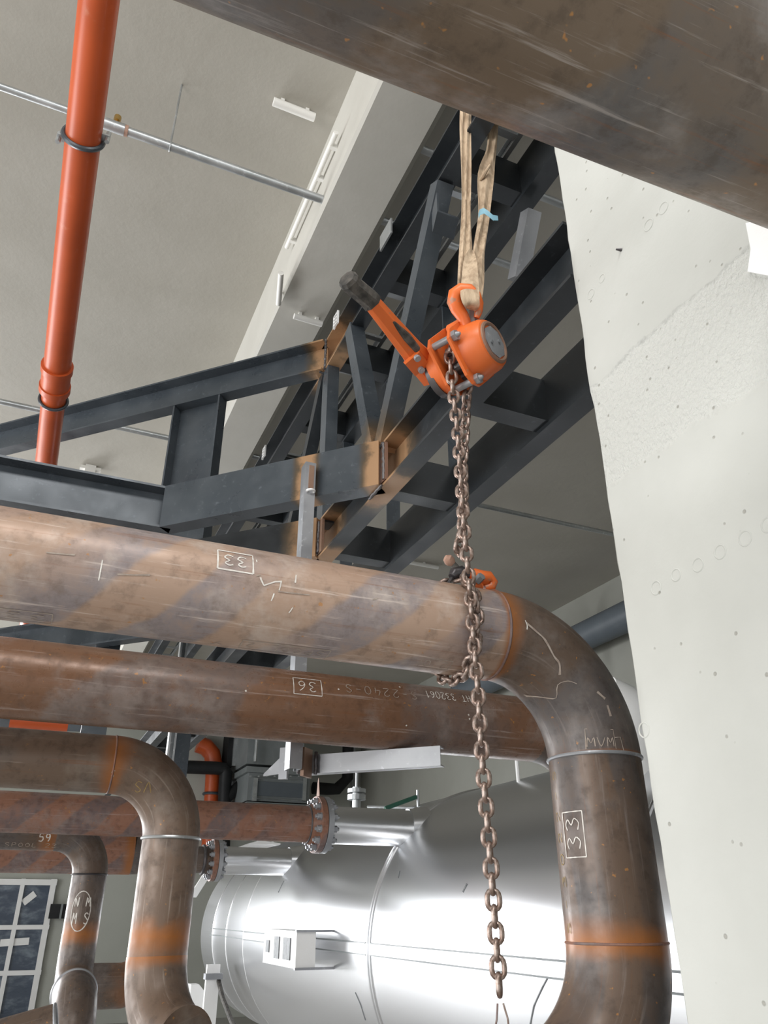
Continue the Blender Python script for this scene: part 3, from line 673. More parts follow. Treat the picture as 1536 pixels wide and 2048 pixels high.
# diagonals of the visible side: angles
def angle_bar(name, A, B, leg, mat, heat=None, side=-X, t=.008):
    A, B = V(A), V(B); d = (B-A).normalized(); s = (side-d*side.dot(d)).normalized(); n = d.cross(s)
    prof = [(0, 0), (leg, 0), (leg, t), (t, t), (t, leg), (0, leg)]
    return ob(name, MB().prism(prof, A-s*leg/2-n*leg/2, B-s*leg/2-n*leg/2, s, n, heat, 20), mat, truss, False)
sq = lambda a: [(-a/2, -a/2), (a/2, -a/2), (a/2, a/2), (-a/2, a/2)]
def square_bar(name, A, B, a, mat, heat=None):
    A, B = V(A), V(B); d = (B-A).normalized(); n = d.cross(X).normalized()
    return ob(name, MB().prism(sq(a), A, B, X, n, heat, 20), mat, truss, False)
square_bar('diagonal_brace', (LX-.01, 2.36, LZ+.09), (LX-.01, 1.80, UZ-.09), .07, 'steel', lambda t: max(0, .45-t*2))
square_bar('diagonal_brace', (LX-.01, 2.42, LZ+.09), (LX-.01, onp(712, 672, 0, LX).y, UZ-.09), .07, 'steel', lambda t: max(0, .8-t*3.2))
square_bar('diagonal_brace', (LX-.01, 3.68, LZ+.09), (LX-.01, 3.10, UZ-.09), .06, 'steel_dark')
g = onp(850, 450, 0, LX-.06)
ob('bracket_plate', MB().prism([(0, -.05), (.09, -.05), (.09, -.042), (.008, -.042), (.008, .05), (0, .05)], g-Y*.02+X*.02, g+V((-.0, -.10, .02)), X, Z), 'steel', truss, False)
square_bar('lit_pale_post', onp(1062, 425, 0, LX2), onp(1036, 560, 0, LX2), .06, 'bare')['label'] = 'steel post coloured pale for the light on its face'  # pale steel colour stands in for light falling on this post
# side branch at 45 degrees
dg = V((-1, 1, 0)).normalized(); on45 = V((-1, -1, 0)).normalized()
j1 = V((LX-.03, 2.33, LZ)); j2 = V((.329, 3.03, LZ)); jt = V((LX-.03, 3.08, UZ)); jb = V((LX-.03, 3.05, LZ))
L2 = (j2-j1).length
hx = (j1-V((.811, 2.558, LZ))).length/L2
o = chan('branch_beam', j1, j2, -on45, 'steel', lambda t: max(max(0, 1-t/.09), max(0, .9-abs(t-hx)/.075)), 60)
chan('branch_beam', j2+V((.02, .01, 0)), (-3.0, j2.y+.04, LZ), -Y, 'steel')
chan('branch_beam', jb, jb+dg*4.0, -on45, 'steel_dark', lambda t: max(0, 1-t/.05), 40)
chan('branch_beam', jt, jt+dg*4.4, on45, 'steel', lambda t: max(0, .9-t/.035), 60)
pp = onp(392, 890, 0, 0); tpost = (V((.47, 0, 0)).x)
bt = jt+dg*.80
for t_ in ():
    pass
pk = None
for k in range(400):     # where the branch post stands along the upper branch beam (photo column x = 392)
    q = jt+dg*(k*.01)-Z*.3; r_ = q-EYE; zc = r_.dot(FW)
    if 768+FPX*r_.dot(RT)/zc < 392: pk = q; break
ob('branch_post', MB().prism(channel(.30, .07), V((pk.x, pk.y, LZ+.05))-on45*.035, V((pk.x, pk.y, UZ-CH/2+.005))-on45*.035, on45, dg), 'steel', truss, False)
# far branch seen between the two front pipes
fb0 = V((LX-.03, 4.02, LZ)); chan('branch_beam', fb0, fb0+dg*3.2, on45, 'steel')
for (px, yy) in ((217, 4.9), (382, 5.6)):
    q = onp(px, 1285, 1, yy); ob('branch_post', MB().box((q.x, yy, 2.75), (.14, .08, .8)), 'steel', truss, False)
fb2 = V((LX-.03, 6.45, LZ)); chan('branch_beam', fb2, fb2+dg*3.0, on45, 'steel_dark')
fb1 = V((LX-.03, 5.6, LZ)); chan('branch_beam', fb1, fb1+dg*3.2, on45, 'steel')
# joint plates and weld beads at the corner
e1 = onp(788, 935, 1, 2.27)
ob('joint_plate', MB().box((LX-.034, 2.345, LZ), (.012, .13, CH-.03)), 'heat', truss, False)
ob('joint_plate', MB().box((LX-.034, 3.06, LZ), (.012, .14, CH-.03)), 'heat', truss, False)
def bead(A, B, r=.006):
    A, B = V(A), V(B); n = max(4, int((B-A).length/.008)); ps = lin(A, B, n); ps = [p+V((random.uniform(-1, 1), random.uniform(-1, 1), random.uniform(-1, 1)))*.0015 for p in ps]
    ob('weld_bead', MB().tube(ps, [r*random.uniform(.8, 1.2) for _ in ps], 8), 'weld', truss)
for y in (2.29, 2.395): bead((LX-.042, y, LZ-.08), (LX-.042, y, LZ+.08))
bead((LX-.042, 2.29, LZ+.08), (LX-.042, 2.395, LZ+.08)); bead((LX-.042, 3.03, LZ-.08), (LX-.042, 3.03, LZ+.08), .008)
bead((LX-.045, 2.30, LZ-CH/2-.003), (LX-.045, 2.42, LZ-CH/2-.003)); bead(jt+V((-.01, -.03, -CH/2)), jt+V((-.01, -.03, CH/2)), .007); bead(jt+V((-.03, .0, -CH/2-.005)), jt+V((.05, .0, -CH/2-.005)), .007)
# hanger strut and support arm below the pipes, welded to the branch beam
hp = V((.775, 2.457, 0)); zh = 2.0
strut = [(-.021, 0), (.021, 0), (.021, .055), (.010, .055), (.010, .051), (.017, .051), (.017, .004), (-.017, .004), (-.017, .051), (-.010, .051), (-.010, .055), (-.021, .055)]
hang = ob('hanger_strut', MB().prism(strut, hp+Z*zh, hp+Z*3.14, X, Y), 'bare', truss, False, label='galvanised strut hanging from the branch beam')
ob('strut_slot_plate', MB().box(hp+V((.003, -.001, 3.075)), (.020, .006, .10)), 'heat', hang, False, label='dark plate in place of an open slot at the top of the strut')  # solid brown plate gives the dark inside of a slot as colour
ob('strut_end_ring', MB().tube(arc(hp+V((.003, -.004, 3.012)), .014, 0, 2*PI*15/16, X, Y, 15), .005, 6, Z, False, closed=True), 'whitesheet', hang)
arm0 = V((.811, 2.558, 2.028)); arm = ob('support_arm', MB().prism([(0, -.03), (.04, -.03), (.04, -.026), (.004, -.026), (.004, .026), (.04, .026), (.04, .03), (0, .03)], arm0-dg*.03+on45*.0, arm0-dg*.50, -on45, Z), 'bare', truss, False, label='grey channel arm under the second pipe')
ob('arm_plate', MB().box(arm0+dg*.025+on45*.045, (.03, .012, .10), (dg, on45, Z)), 'bare', truss, False)
ob('arm_plate', MB().prism([(0, -.03), (.07, -.035), (.07, -.028), (0, .03)], arm0+dg*.035+on45*.03, arm0+dg*.035+on45*.036, dg, Z), 'bare', truss, False)
ob('arm_plate', MB().box(arm0-dg*.05+on45*.03, (.012, .06, .09), (dg, on45, Z)), 'heat', truss, False)
bead(arm0-dg*.075+on45*.012-Z*.035, arm0-dg*.075+on45*.012+Z*.035, .006); bead(arm0-dg*.03+on45*.05-Z*.035, arm0-dg*.03+on45*.05+Z*.035, .006)

# second galvanised drop strut seen behind the small elbow
q = onp(342, 1480, 1, 4.6)
st2 = ob('drop_strut', MB().prism(strut, V((q.x, 4.6, q.z-.35)), V((q.x, 4.6, LZ-.05)), X, -Y), 'galv', None, False); tag(st2, 'galvanised drop strut hanging behind the small lower left elbow', 'strut')

# galvanised cable ladder on top of the truss
lad = thing('cable_ladder', (1.22, 3, UZ+.1), 'galvanised cable ladder lying on the truss cross beams', 'cable ladder')
zl = UZ+CH/2+.03
for x in (1.135, 1.30): ob('side_rail', MB().prism([(0, -.03), (.02, -.03), (.02, -.026), (.004, -.026), (.004, .026), (.02, .026), (.02, .03), (0, .03)], (x, CY+.02, zl), (x, 12, zl), X if x < 1.2 else -X, Z), 'galv', lad, False)
for k in range(32): ob('rung', MB().box((1.2175, 1.3+.33*k, zl-.015), (.165, .03, .016)), 'galv', lad, False)
# slotted brackets left of the upper chord
for (px, py) in ((672, 640), (528, 905)):
    q = onp(px, py, 0, LX-.045); mb = MB()
    for z_ in (-.03, -.01, .012, .034): mb.box((q.x, q.y, q.z+z_), (.01, .05, .008))
    for y_ in (-.025, .025): mb.box((q.x, q.y+y_, q.z), (.01, .012, .08))
    ob('slotted_bracket', mb, 'whitesheet', truss, False)
q = onp(772, 470, 0, LX-.045); ob('bracket_plate', MB().box(q, (.008, .12, .09)), 'galv', truss, False)

# ------------------------------------------------------------------ conduits, drain pipe, ceiling fittings
def xpipe(name, px, py, zc, x0, x1, r, mat, label, cat):
    p = onp(px, py, 2, zc); o = ob(name, MB().tube(lin((x0, p.y, zc), (x1, p.y, zc), 20), r, 16), mat); return tag(o, label, cat), p
cn = thing('sprinkler_pipe', (0, 2.57, 4.75), 'galvanised sprinkler pipe with brass valve crossing below the ceiling at upper left', 'pipe')
pcn = onp(450, 331, 2, 4.75); yc_, zc_ = pcn.y, 4.75; xv = onp(235, 243, 2, zc_).x
ob('thin_run', MB().tube([(-3, yc_, zc_), (xv-.08, yc_, zc_)], .0165, 16), 'galv', cn); ob('main_run', MB().tube([(xv, yc_, zc_), (BX0+.02, yc_, zc_+.0)], .021, 16), 'galv', cn)
ob('main_run', MB().tube([(BX0+.02, yc_, zc_), (3.4, yc_, zc_)], .021, 16), 'galv', cn)
ob('coupling', MB().tube([(xv-.09, yc_, zc_), (xv-.06, yc_, zc_)], .022, 16), 'brass', cn); ob('coupling', MB().tube([(xv-.055, yc_, zc_), (xv+.035, yc_, zc_)], .027, 16), 'galv', cn); ob('coupling', MB().tube([(xv+.035, yc_, zc_), (xv+.05, yc_, zc_)], .026, 16), 'knob', cn)
ob('valve_knob', MB().disc((xv-.005, yc_, zc_+.055), Z, .016, .03, 12).disc((xv-.005, yc_, zc_+.035), Z, .008, .03, 8), 'brass', cn)
xh = onp(342, 285, 2, zc_).x
ob('hanger_ring', ring((xh, yc_, zc_), X, .025, .003, 20), 'galv', cn); ob('hanger_rod', MB().tube([(xh, yc_, zc_+.025), (xh, yc_, CEIL+.01)], .005, 8), 'galv', cn)
p = onp(865, 307, 2, 4.75)
c2 = ob('conduit', MB().tube([(BX1-.05, p.y, 4.75), (3.4, p.y, 4.75)], .019, 14), 'galv'); tag(c2, 'short galvanised conduit emerging from the beam near the sling top', 'conduit')
p = onp(0, 803, 2, 4.75); c3 = ob('conduit', MB().tube([(-3, p.y, 4.75), (WR, p.y, 4.75)], .021, 14), 'galv'); tag(c3, 'long galvanised conduit crossing farther back below the ceiling', 'conduit')
q = onp(180, 942, 2, 5.15); c4 = thing('ceiling_clamp', q, 'small white clamp fitting on the ceiling beyond the branch beam', 'clamp'); ob('clamp_body', MB().box(q+Z*.0, (.09, .06, .10)), 'white', c4, False); ob('clamp_bar', MB().box(q+Z*.02, (.18, .05, .03)), 'white', c4, False)
# orange drain pipe with socket, clamp
DR = .0625; sc_ = .125/.11
o0 = EYE+(at(198, 0, .11*FPX/77*.99)-EYE)*sc_; o1 = EYE+(at(106, 808, .11*FPX/48.5)-EYE)*sc_; od = (o1-o0).normalized()
dr = thing('drain_pipe', o0, 'long orange plastic drain pipe running under the ceiling at upper left', 'pipe')
tj = None; Ld = (o1-o0).length
def opix(t):
    r_ = o0+od*t-EYE; return 1024+FPX*r_.dot(DN)/r_.dot(FW)
def t_at(y): 
    a, b = -2, 9
    for _ in range(50):
        m_ = (a+b)/2
        if opix(m_) < y: a = m_
        else: b = m_
    return a
ts = t_at(740)
ob('straight_pipe', MB().tube(lin(o0-od*1.5, o0+od*ts, 8), DR, 32), 'pvc', dr); ob('socket', MB().tube([o0+od*(ts-.02), o0+od*(ts+.14)], DR+.006, 32), 'pvc', dr)
for t_ in (ts-.015, ts+.13): ob('socket_ring', MB().tube([o0+od*(t_-.02), o0+od*(t_+.02)], DR+.012, 32), 'pvc', dr)
ob('straight_pipe', MB().tube(lin(o0+od*(ts+.14), o0+od*(ts+5.2), 8), DR-.004, 32), 'pvc', dr)
tc_ = t_at(275); pc_ = o0+od*tc_; cl = ob('pipe_clamp', ring(pc_, od, DR+.006, .010, 32), 'steel', dr)
for s_ in (-1, 1): ob('clamp_screw', MB().disc(pc_+RT*s_*(DR+.028), Z, .009, .05, 8).box(pc_+RT*s_*(DR+.018), (.03, .03, .008)), 'galv', cl)
tc2 = t_at(800); ob('pipe_clamp', ring(o0+od*tc2, od, DR+.004, .008, 32), 'steel', dr)
# white conduit pieces
def white_tube(A, B, lab, r=.014, clips=(.2, .8), off=V((0, 0, 1))):
    t_ = thing('white_conduit', A, lab, 'conduit', 'white conduit pieces on ceiling and beam'); ob('tube', MB().tube([A, B], r, 14), 'white', t_)
    for c_ in clips:
        p_ = V(A).lerp(V(B), c_); d_ = (V(B)-V(A)).normalized(); ob('clip', MB().box(p_+off*.018, (.018, .032, .045), (d_, d_.cross(off), off)), 'white', t_, False)
A = onp(547, 203, 2, CEIL-.03); B = onp(630, 233, 2, CEIL-.03); B.y = A.y; white_tube(A, B, 'short white conduit piece on the ceiling slab at the top, left of the beam', .022)
A = onp(672, 272, 0, BX0-.03); B = onp(574, 488, 0, BX0-.03); zz = (A.z+B.z)/2; A.z = B.z = zz; white_tube(A, B, 'long white conduit running along the side of the concrete beam', .013, (.1, .35, .92), X)
A = onp(562, 546, 2, BZ-.03); B = onp(557, 608, 2, BZ-.03); white_tube(A, B, 'short white conduit piece lying lengthwise near the beam edge', .016, (.25, .8))
A = onp(588, 632, 2, BZ-.03); B = onp(643, 650, 2, BZ-.03); B.y = A.y; white_tube(A, B, 'short white conduit piece under the beam near the weld joint', .018)
A = onp(820, 1125, 2, CEIL-.03); B = onp(875, 1136, 2, CEIL-.03); B.y = A.y; white_tube(A, B, 'thin white conduit piece on the distant ceiling right of the truss', .022, (.5,))
# blue-grey duct along the right wall and thin pipe end
pd = onp(1195, 1260, 0, WR-.3); d1 = ob('wall_duct', MB().tube(lin((WR-.3, 4, pd.z), (WR-.3, 10.3, pd.z), 8), .17, 28), 'duct'); tag(d1, 'blue grey round duct high along the right wall', 'duct')
q = onp(1100, 1235, 0, WR-.5); d2 = ob('bent_conduit', MB().tube([q+V((-.6, .2, 0)), q+V((-.05, 0, 0)), q+V((0, 0, -.05)), q+V((0, 0, -.8))], .028, 12), 'duct'); tag(d2, 'thin grey conduit bending down beside the right wall above the elbow', 'conduit')

# ------------------------------------------------------------------ far equipment
YE = 13.6
def eq(px, py, y=YE): return onp(px, py, 1, y)
def rect(par, name, px0, py0, px1, py1, depth, mat, y=YE):
    if depth > .3: depth = WF-y-.01
    a, b = eq(px0, py0, y), eq(px1, py1, y); return ob(name, MB().box(((a.x+b.x)/2, y+depth/2, (a.z+b.z)/2), (abs(b.x-a.x), depth, abs(a.z-b.z))), mat, par, False)
ah = thing('ventilation_box', eq(555, 1608), 'grey sheet metal ventilation box with framed front behind the flanged pipe', 'ventilation unit')
rect(ah, 'lower_body', 498, 1545, 618, 1607, .8, 'grey'); rect(ah, 'upper_flange', 494, 1532, 624, 1552, .9, 'grey', YE-.04); rect(ah, 'upper_duct', 500, 1440, 606, 1535, .6, 'grey', YE+.1)
fr_ = [(508, 1556, 612, 1562), (508, 1596, 612, 1602), (508, 1556, 513, 1602), (607, 1556, 612, 1602)]
for r_ in fr_: rect(ah, 'front_frame', *r_, .05, 'galv', YE-.05)
rect(ah, 'front_panel', 513, 1562, 607, 1596, .03, 'duct', YE-.02); rect(ah, 'bottom_flange', 494, 1603, 624, 1611, .9, 'grey', YE-.05)
for k in range(8): rect(ah, 'bolt', 500+k*16, 1551, 503+k*16, 1554, .04, 'galv', YE-.09)
q = eq(512, 1500, YE); ob('top_rod', MB().tube([q-Z*.2, q+Z*.5], .03, 8), 'galv', ah)
ec = thing('electrical_cabinet', eq(480, 1530, YE+1), 'grey ribbed switch cabinet beside the ventilation box', 'cabinet')
rect(ec, 'cabinet_body', 464, 1440, 492, 1532, .5, 'grey', YE+1); rect(ec, 'dark_edge', 461, 1440, 464, 1534, .5, 'black', YE+.95)
for k in range(3): rect(ec, 'rib', 472+k*7, 1440, 475+k*7, 1532, .06, 'galv', YE+.9)
yp = WF-.55
ip = thing('insulated_pipe', eq(400, 1536, yp), 'black insulated pipe with slanting branch, beside the far orange drain pipe', 'pipe')
ob('main_run', MB().tube([eq(a, b, yp) for a, b in ((345, 1533), (430, 1536), (447, 1538), (452, 1545), (450, 1570), (446, 1730))], .115, 20), 'black', ip)
ob('branch_run', MB().tube([eq(a, b, yp) for a, b in ((448, 1600), (470, 1580), (480, 1571))], .10, 20), 'black', ip)
ip2 = ob('insulated_pipe', MB().tube([eq(a, b, yp) for a, b in ((626, 1576), (655, 1578), (674, 1578), (695, 1556), (697, 1440))]+[V((eq(697, 1440, yp).x, yp, CEIL))], .11, 20), 'black'); tag(ip2, 'black insulated pipe right of the ventilation box bending upward', 'pipe')
yd = WF-.19
fd = thing('drain_pipe', eq(425, 1700, yd), 'vertical orange drain pipe with elbow at the far wall', 'pipe')
ob('elbow', MB().tube([eq(a, b, yd) for a, b in ((396, 1488), (412, 1494), (424, 1508), (428, 1530))], .155, 24), 'pvc', fd); ob('straight_pipe', MB().tube([eq(427, 1526, yd), eq(416.5, 1732, yd)], .135, 24), 'pvc', fd)
for y_ in (1548, 1590): q = eq(426-(y_-1548)*.05, y_, yd); ob('clamp_bracket', MB().box(((q.x, (q.y+WF)/2, q.z)), (.06, WF-q.y-.002, .05)), 'steel', fd, False)
q = eq(449, 1620, yp); ob('wall_bracket', MB().box((q.x, (q.y+WF)/2, q.z), (.06, WF-q.y-.002, .06)), 'black', ip, False)
for y_ in (1545, 1588): ob('pipe_clamp', ring(eq(426-(y_-1545)*.05, y_, yd), Z, .15, .025, 20), 'steel', fd)
hd = thing('drain_pipe', eq(90, 1445, 6.5), 'horizontal orange drain pipe seen between the second and third pipes', 'pipe')
ob('straight_pipe', MB().tube([eq(20, 1442, 6.5), eq(136, 1450, 6.5)], .05, 20), 'pvc', hd); ob('collar', MB().tube([eq(136, 1448, 6.5), eq(180, 1450, 6.5)], .055, 20), 'duct', hd); ob('straight_pipe', MB().tube([eq(180, 1450, 6.5), eq(213, 1452, 6.5)], .045, 20), 'pvc', hd)
for (px, lab) in ((706, 'thin galvanised wall conduit nearest the black pipe'), (747, 'wider galvanised wall channel right of the thin conduit')):
    a, b = onp(px, 1640, 1, WF-.05), onp(px, 1400, 1, WF-.05); a.x = (a.x+b.x)/2
    o_ = ob('wall_conduit', MB().box((a.x, WF-.06, 2.6), (.06 if px == 706 else .12, .1, 5.0)), 'galv', None, False); tag(o_, lab, 'conduit')
# ------------------------------------------------------------------ lever hoist
ha, hb = .75, .66; WX = (RT*ha-FH*hb).normalized(); EX = (RT*hb+FH*ha).normalized()
O = at(945, 707, 2.06)
def hp_(e, u, c): return O+EX*e+Z*u+WX*c
hoist = thing('lever_hoist', O, 'orange lever chain hoist hooked into the tan sling', 'hoist')
def plate_outline(s=1.0): return [(-.105*s, -.012), (-.10*s, .022), (-.03, .105*s), (.0, .122*s), (.03, .115*s), (.10*s, .02), (.10*s, -.015), (.03, -.09*s), (.0, -.098*s), (-.03, -.088*s)]
def plate_mb(prof, c0_, c1_):
    return MB().prism(prof, O+WX*c0_, O+WX*c1_, EX, Z)
ob('side_plate', plate_mb(plate_outline(), -.008, .0), 'hoist', hoist, False)
ob('side_plate', plate_mb(plate_outline(), -.072, -.064), 'hoist', hoist, False)
# gear cover: lofted from the plate to a round rim with a steel end plate
prof = [(0, .082), (.012, .078), (.045, .073), (.058, .066), (.062, .058)]
cc = hp_(.012, .012, 0); ob('gear_cover', MB().tube([cc+WX*a for a, r in prof], [r for a, r in prof], 36, Z, True), 'hoist', hoist)
ob('cover_rim', MB().tube(arc(cc+WX*.060, .054, 0, 2*PI*31/32, EX, Z, 31), .007, 8, WX, False, closed=True), 'heat', hoist, label='worn bare rim of the gear cover')
ep = ob('end_plate', MB().tube([cc+WX*.060, cc+WX*.065], .047, 8, (Z+EX*.41).normalized()), 'bare', hoist, False, label='octagonal bare steel end plate')
for s_ in (-1, 1): ob('rivet', MB().disc(cc+WX*.066+EX*.018*s_+Z*.012*s_, WX, .005, .006, 10), 'label', ep)
for (e, u) in ((-.085, .004), (-.005, .104), (.01, -.08), (.08, .0)):
    p_ = hp_(e, u, .006); ob('cap_nut', MB().hexa(p_, WX, .015, .012).disc(p_+WX*.010, WX, .010, .012, 12, .004), 'bare', hoist); 
for (e, u) in ((-.085, .004), (.01, -.08), (.08, 0)): ob('stay_bolt', MB().disc(hp_(e, u, -.036), WX, .010, .07, 12), 'bare', hoist)
sw = MB(); sw.disc(hp_(0, .0, -.036), WX, .042, .03, 20)
for k in range(6): sw.disc(hp_(.045*math.cos(k*PI/3), .045*math.sin(k*PI/3), -.036), WX, .012, .028, 8)
ob('load_sheave', sw, 'weld', hoist)
ob('chain_guide', MB().tube([hp_(-.05, .04, -.03), hp_(-.06, .02, -.02), hp_(-.055, -.01, -.035)], .008, 8), 'chain', hoist)
# brake cover and lever
bc = hp_(.0, -.005, -.072); ob('brake_cover', MB().tube([bc, bc-WX*.03, bc-WX*.045, bc-WX*.05], [.078, .076, .062, .04], 32, Z), 'hoist', hoist)
ob('brake_lining_disc', MB().disc(hp_(0, -.02, -.105), WX, .066, .02, 32), 'weld', hoist)
la = at(858, 742, 2.12); lb = at(742, 603, 1.90); lc = at(698, 562, 1.84)
ld = (lb-la).normalized(); ls = ld.cross((lb-EYE).normalized()).normalized(); ln = ld.cross(ls)
def flat_bar(name, pts, mat, par, bev=.3):
    mb = MB(); vs = []; n = 8
    for p_, wv, tv in pts:
        for k in range(n):
            a = 2*PI*(k+.5)/n; cx_ = max(-.78, min(.78, math.cos(a)*1.0)); cy_ = max(-.78, min(.78, math.sin(a)*1.0))
            vs.append(p_+ls*cx_*wv/1.56+ln*cy_*tv/1.56)
    fs = [tuple(range(n))]+[tuple((len(pts)-1)*n+k for k in range(n))]
    for i in range(len(pts)-1): fs += [(i*n+k, i*n+(k+1) % n, (i+1)*n+(k+1) % n, (i+1)*n+k) for k in range(n)]
    return ob(name, mb.add(vs, fs), mat, par, False)
L_ = (lb-la).length
lever = flat_bar('lever', [(la-ld*.02, .074, .05), (la+ld*.06, .07, .05), (la+ld*.09, .062, .046), (la+ld*(L_*.62), .052, .036), (la+ld*L_, .042, .036)], 'hoist', hoist)
tl = la+ld*(L_*.55)-ln*.0
sgn = -1 if ln.dot(EYE-la) < 0 else 1
ob('dark_lever_strip', MB().tube([la+ld*(L_*.34)+ln*sgn*.018-ls*.012, la+ld*(L_*.52)+ln*sgn*.016-ls*.012, la+ld*(L_*.74)+ln*sgn*.0145-ls*.010], [.010, .012, .004], 10), 'grip', lever, label='raised dark strip in place of a slot in the lever')  # solid dark strip standing proud of the lever, no recess modelled
ob('selector_plate', MB().box(la+ld*.075+ln*sgn*.027+ls*.012, (.055, .05, .012), (ld, ls, ln)), 'hoist', lever, False)
for k in (0, 1): ob('rivet', MB().disc(la+ld*(.055+.04*k)+ln*sgn*.037-ls*(.012*k-.014), ln, .009, .01, 12), 'bare', lever)
flat_bar('rubber_grip', [(lb-ld*.004, .050, .042), (lb+ld*.01, .048, .042), (lc-ld*.015, .046, .042), (lc, .050, .045), (lc+ld*.010, .040, .036)], 'grip', hoist)
# top hook
def hk(px, py, d=2.06): return at(px, py, d)
hook = ob('top_hook', MB().tube([hk(*q) for q in ((934, 668), (932, 650), (926, 634), (915, 618), (909, 603), (911, 589), (922, 581), (938, 582), (950, 592), (957, 608), (957, 624), (953, 636))],
   [.019, .016, .017, .019, .021, .021, .020, .019, .017, .014, .011, .008], 16), 'hoist', hoist)
ob('latch', MB().prism([(-.007, 0), (.007, 0), (.006, .05), (-.006, .05)], hk(945, 647, 2.05), hk(945, 647, 2.07), RT, Z), 'bare', hook, False)
ob('hook_swivel', MB().tube([hp_(-.01, .10, -.06), hp_(-.01, .10, -.01)], .022, 14), 'hoist', hoist)

# ------------------------------------------------------------------ web sling
sling = thing('lifting_sling', O+Z*.1, 'tan webbing round sling from which the orange lever hoist hangs', 'sling')
def strap(name, pts, th=.004, folds=2):
    """pts: (point, width, turn) -> folded webbing band; cross-section is a shallow zigzag"""
    mb = MB(); n = len(pts); K = 9; vs = []
    for i, (p_, wv, tw) in enumerate(pts):
        a = pts[max(i-1, 0)][0]; b = pts[min(i+1, n-1)][0]; t = (b-a).normalized(); vd = (p_-EYE).normalized()
        s = t.cross(vd).normalized(); nn = s.cross(t); s2 = s*math.cos(tw)+nn*math.sin(tw); n2 = nn*math.cos(tw)-s*math.sin(tw)
        top = []; bot = []
        for k in range(K):
            u = k/(K-1)-.5; zg = .0045*math.sin(u*2*PI*folds+i*.4)
            q = p_+s2*u*wv+n2*zg; top.append(q-n2*th/2); bot.append(q+n2*th/2)
        vs += top+bot[::-1]
    m = 2*K; fs = [tuple(range(m)), tuple((n-1)*m+k for k in range(m))]
    for i in range(n-1): fs += [(i*m+k, i*m+(k+1) % m, (i+1)*m+(k+1) % m, (i+1)*m+k) for k in range(m)]
    return ob(name, mb.add(vs, fs), 'web', sling)
def cr(pts, n=5):
    out = []
    for i in range(len(pts)-1):
        p0, p1, p2, p3 = (pts[max(i-1, 0)], pts[i], pts[i+1], pts[min(i+2, len(pts)-1)])
        for k in range(n):
            t = k/n; f_ = lambda a, b, c, d: .5*((2*b)+(c-a)*t+(2*a-5*b+4*c-d)*t*t+(3*b-a-3*c+d)*t**3)
            out.append((V([f_(p0[0][j], p1[0][j], p2[0][j], p3[0][j]) for j in range(3)]), f_(p0[1], p1[1], p2[1], p3[1]), f_(p0[2], p1[2], p2[2], p3[2])))
    out.append(pts[-1]); return out
ys_ = 1.50
topL = V((LX-.055, ys_, UZ)); topR = V((LX+.055, ys_, UZ))
sw_ = lambda px, py, d: at(px, py, d)
dl = (topL-EYE).dot(FW)
strap('strand', cr([(V((LX-.055, ys_, UZ+.10)), .04, 0), (at(931, 240, 2.80), .042, .1), (at(932, 330, 2.68), .036, .2), (at(932, 420, 2.5), .030, .3), (at(932, 500, 2.3), .040, .2), (at(929, 560, 2.14), .040, .2), (at(924, 592, 2.06), .034, .3)]), folds=2)
strap('strand', cr([(V((LX+.055, ys_, UZ+.10)), .05, .1), (at(984, 290, 2.80), .036, .2), (at(972, 350, 2.68), .058, .1), (at(968, 430, 2.52), .036, .4), (at(958, 500, 2.32), .036, .2), (at(956, 560, 2.14), .036, .2), (at(951, 605, 2.05), .03, .2)]), folds=1.5)
strap('inner_fold', cr([(at(944, 500, 2.28), .010, 0), (at(940, 522, 2.2), .036, 0), (at(940, 560, 2.10), .046, .1), (at(940, 590, 2.03), .050, 0), (at(944, 608, 2.02), .040, 0), (at(947, 618, 2.05), .02, 0)]), .006, .6)
strap('top_wrap', cr([(V((LX-.055, ys_, UZ+.09)), .045, 0), (V((LX-.05, ys_, UZ+.112)), .045, 0), (V((LX, ys_, UZ+.118)), .045, 0), (V((LX+.05, ys_, UZ+.112)), .045, 0), (V((LX+.055, ys_, UZ+.09)), .045, 0)]), .005, .5)
ob('loop_end', MB().tube([at(958, 362, 2.66), at(966, 352, 2.65), at(980, 330, 2.66)], [.004, .007, .004], 8), 'web', sling)
mb = MB(); tg = [(at(957, 432, 2.46), .022), (at(960, 424, 2.43), .024), (at(968, 421, 2.41), .024), (at(977, 427, 2.40), .024), (at(986, 435, 2.40), .024), (at(996, 436, 2.41), .020)]
vs = []
for p_, wv in tg: vs += [p_+Z*wv*.5, p_-Z*wv*.5, p_-Z*wv*.5+FH*.002, p_+Z*wv*.5+FH*.002]
fs = [(0, 1, 2, 3), tuple(len(vs)-4+k for k in range(4))]
for i in range(len(tg)-1): fs += [(i*4+k, i*4+(k+1) % 4, i*4+4+(k+1) % 4, i*4+4+k) for k in range(4)]
ob('sling_tag', mb.add(vs, fs), 'blue', sling, label='light blue tag on the right strand')

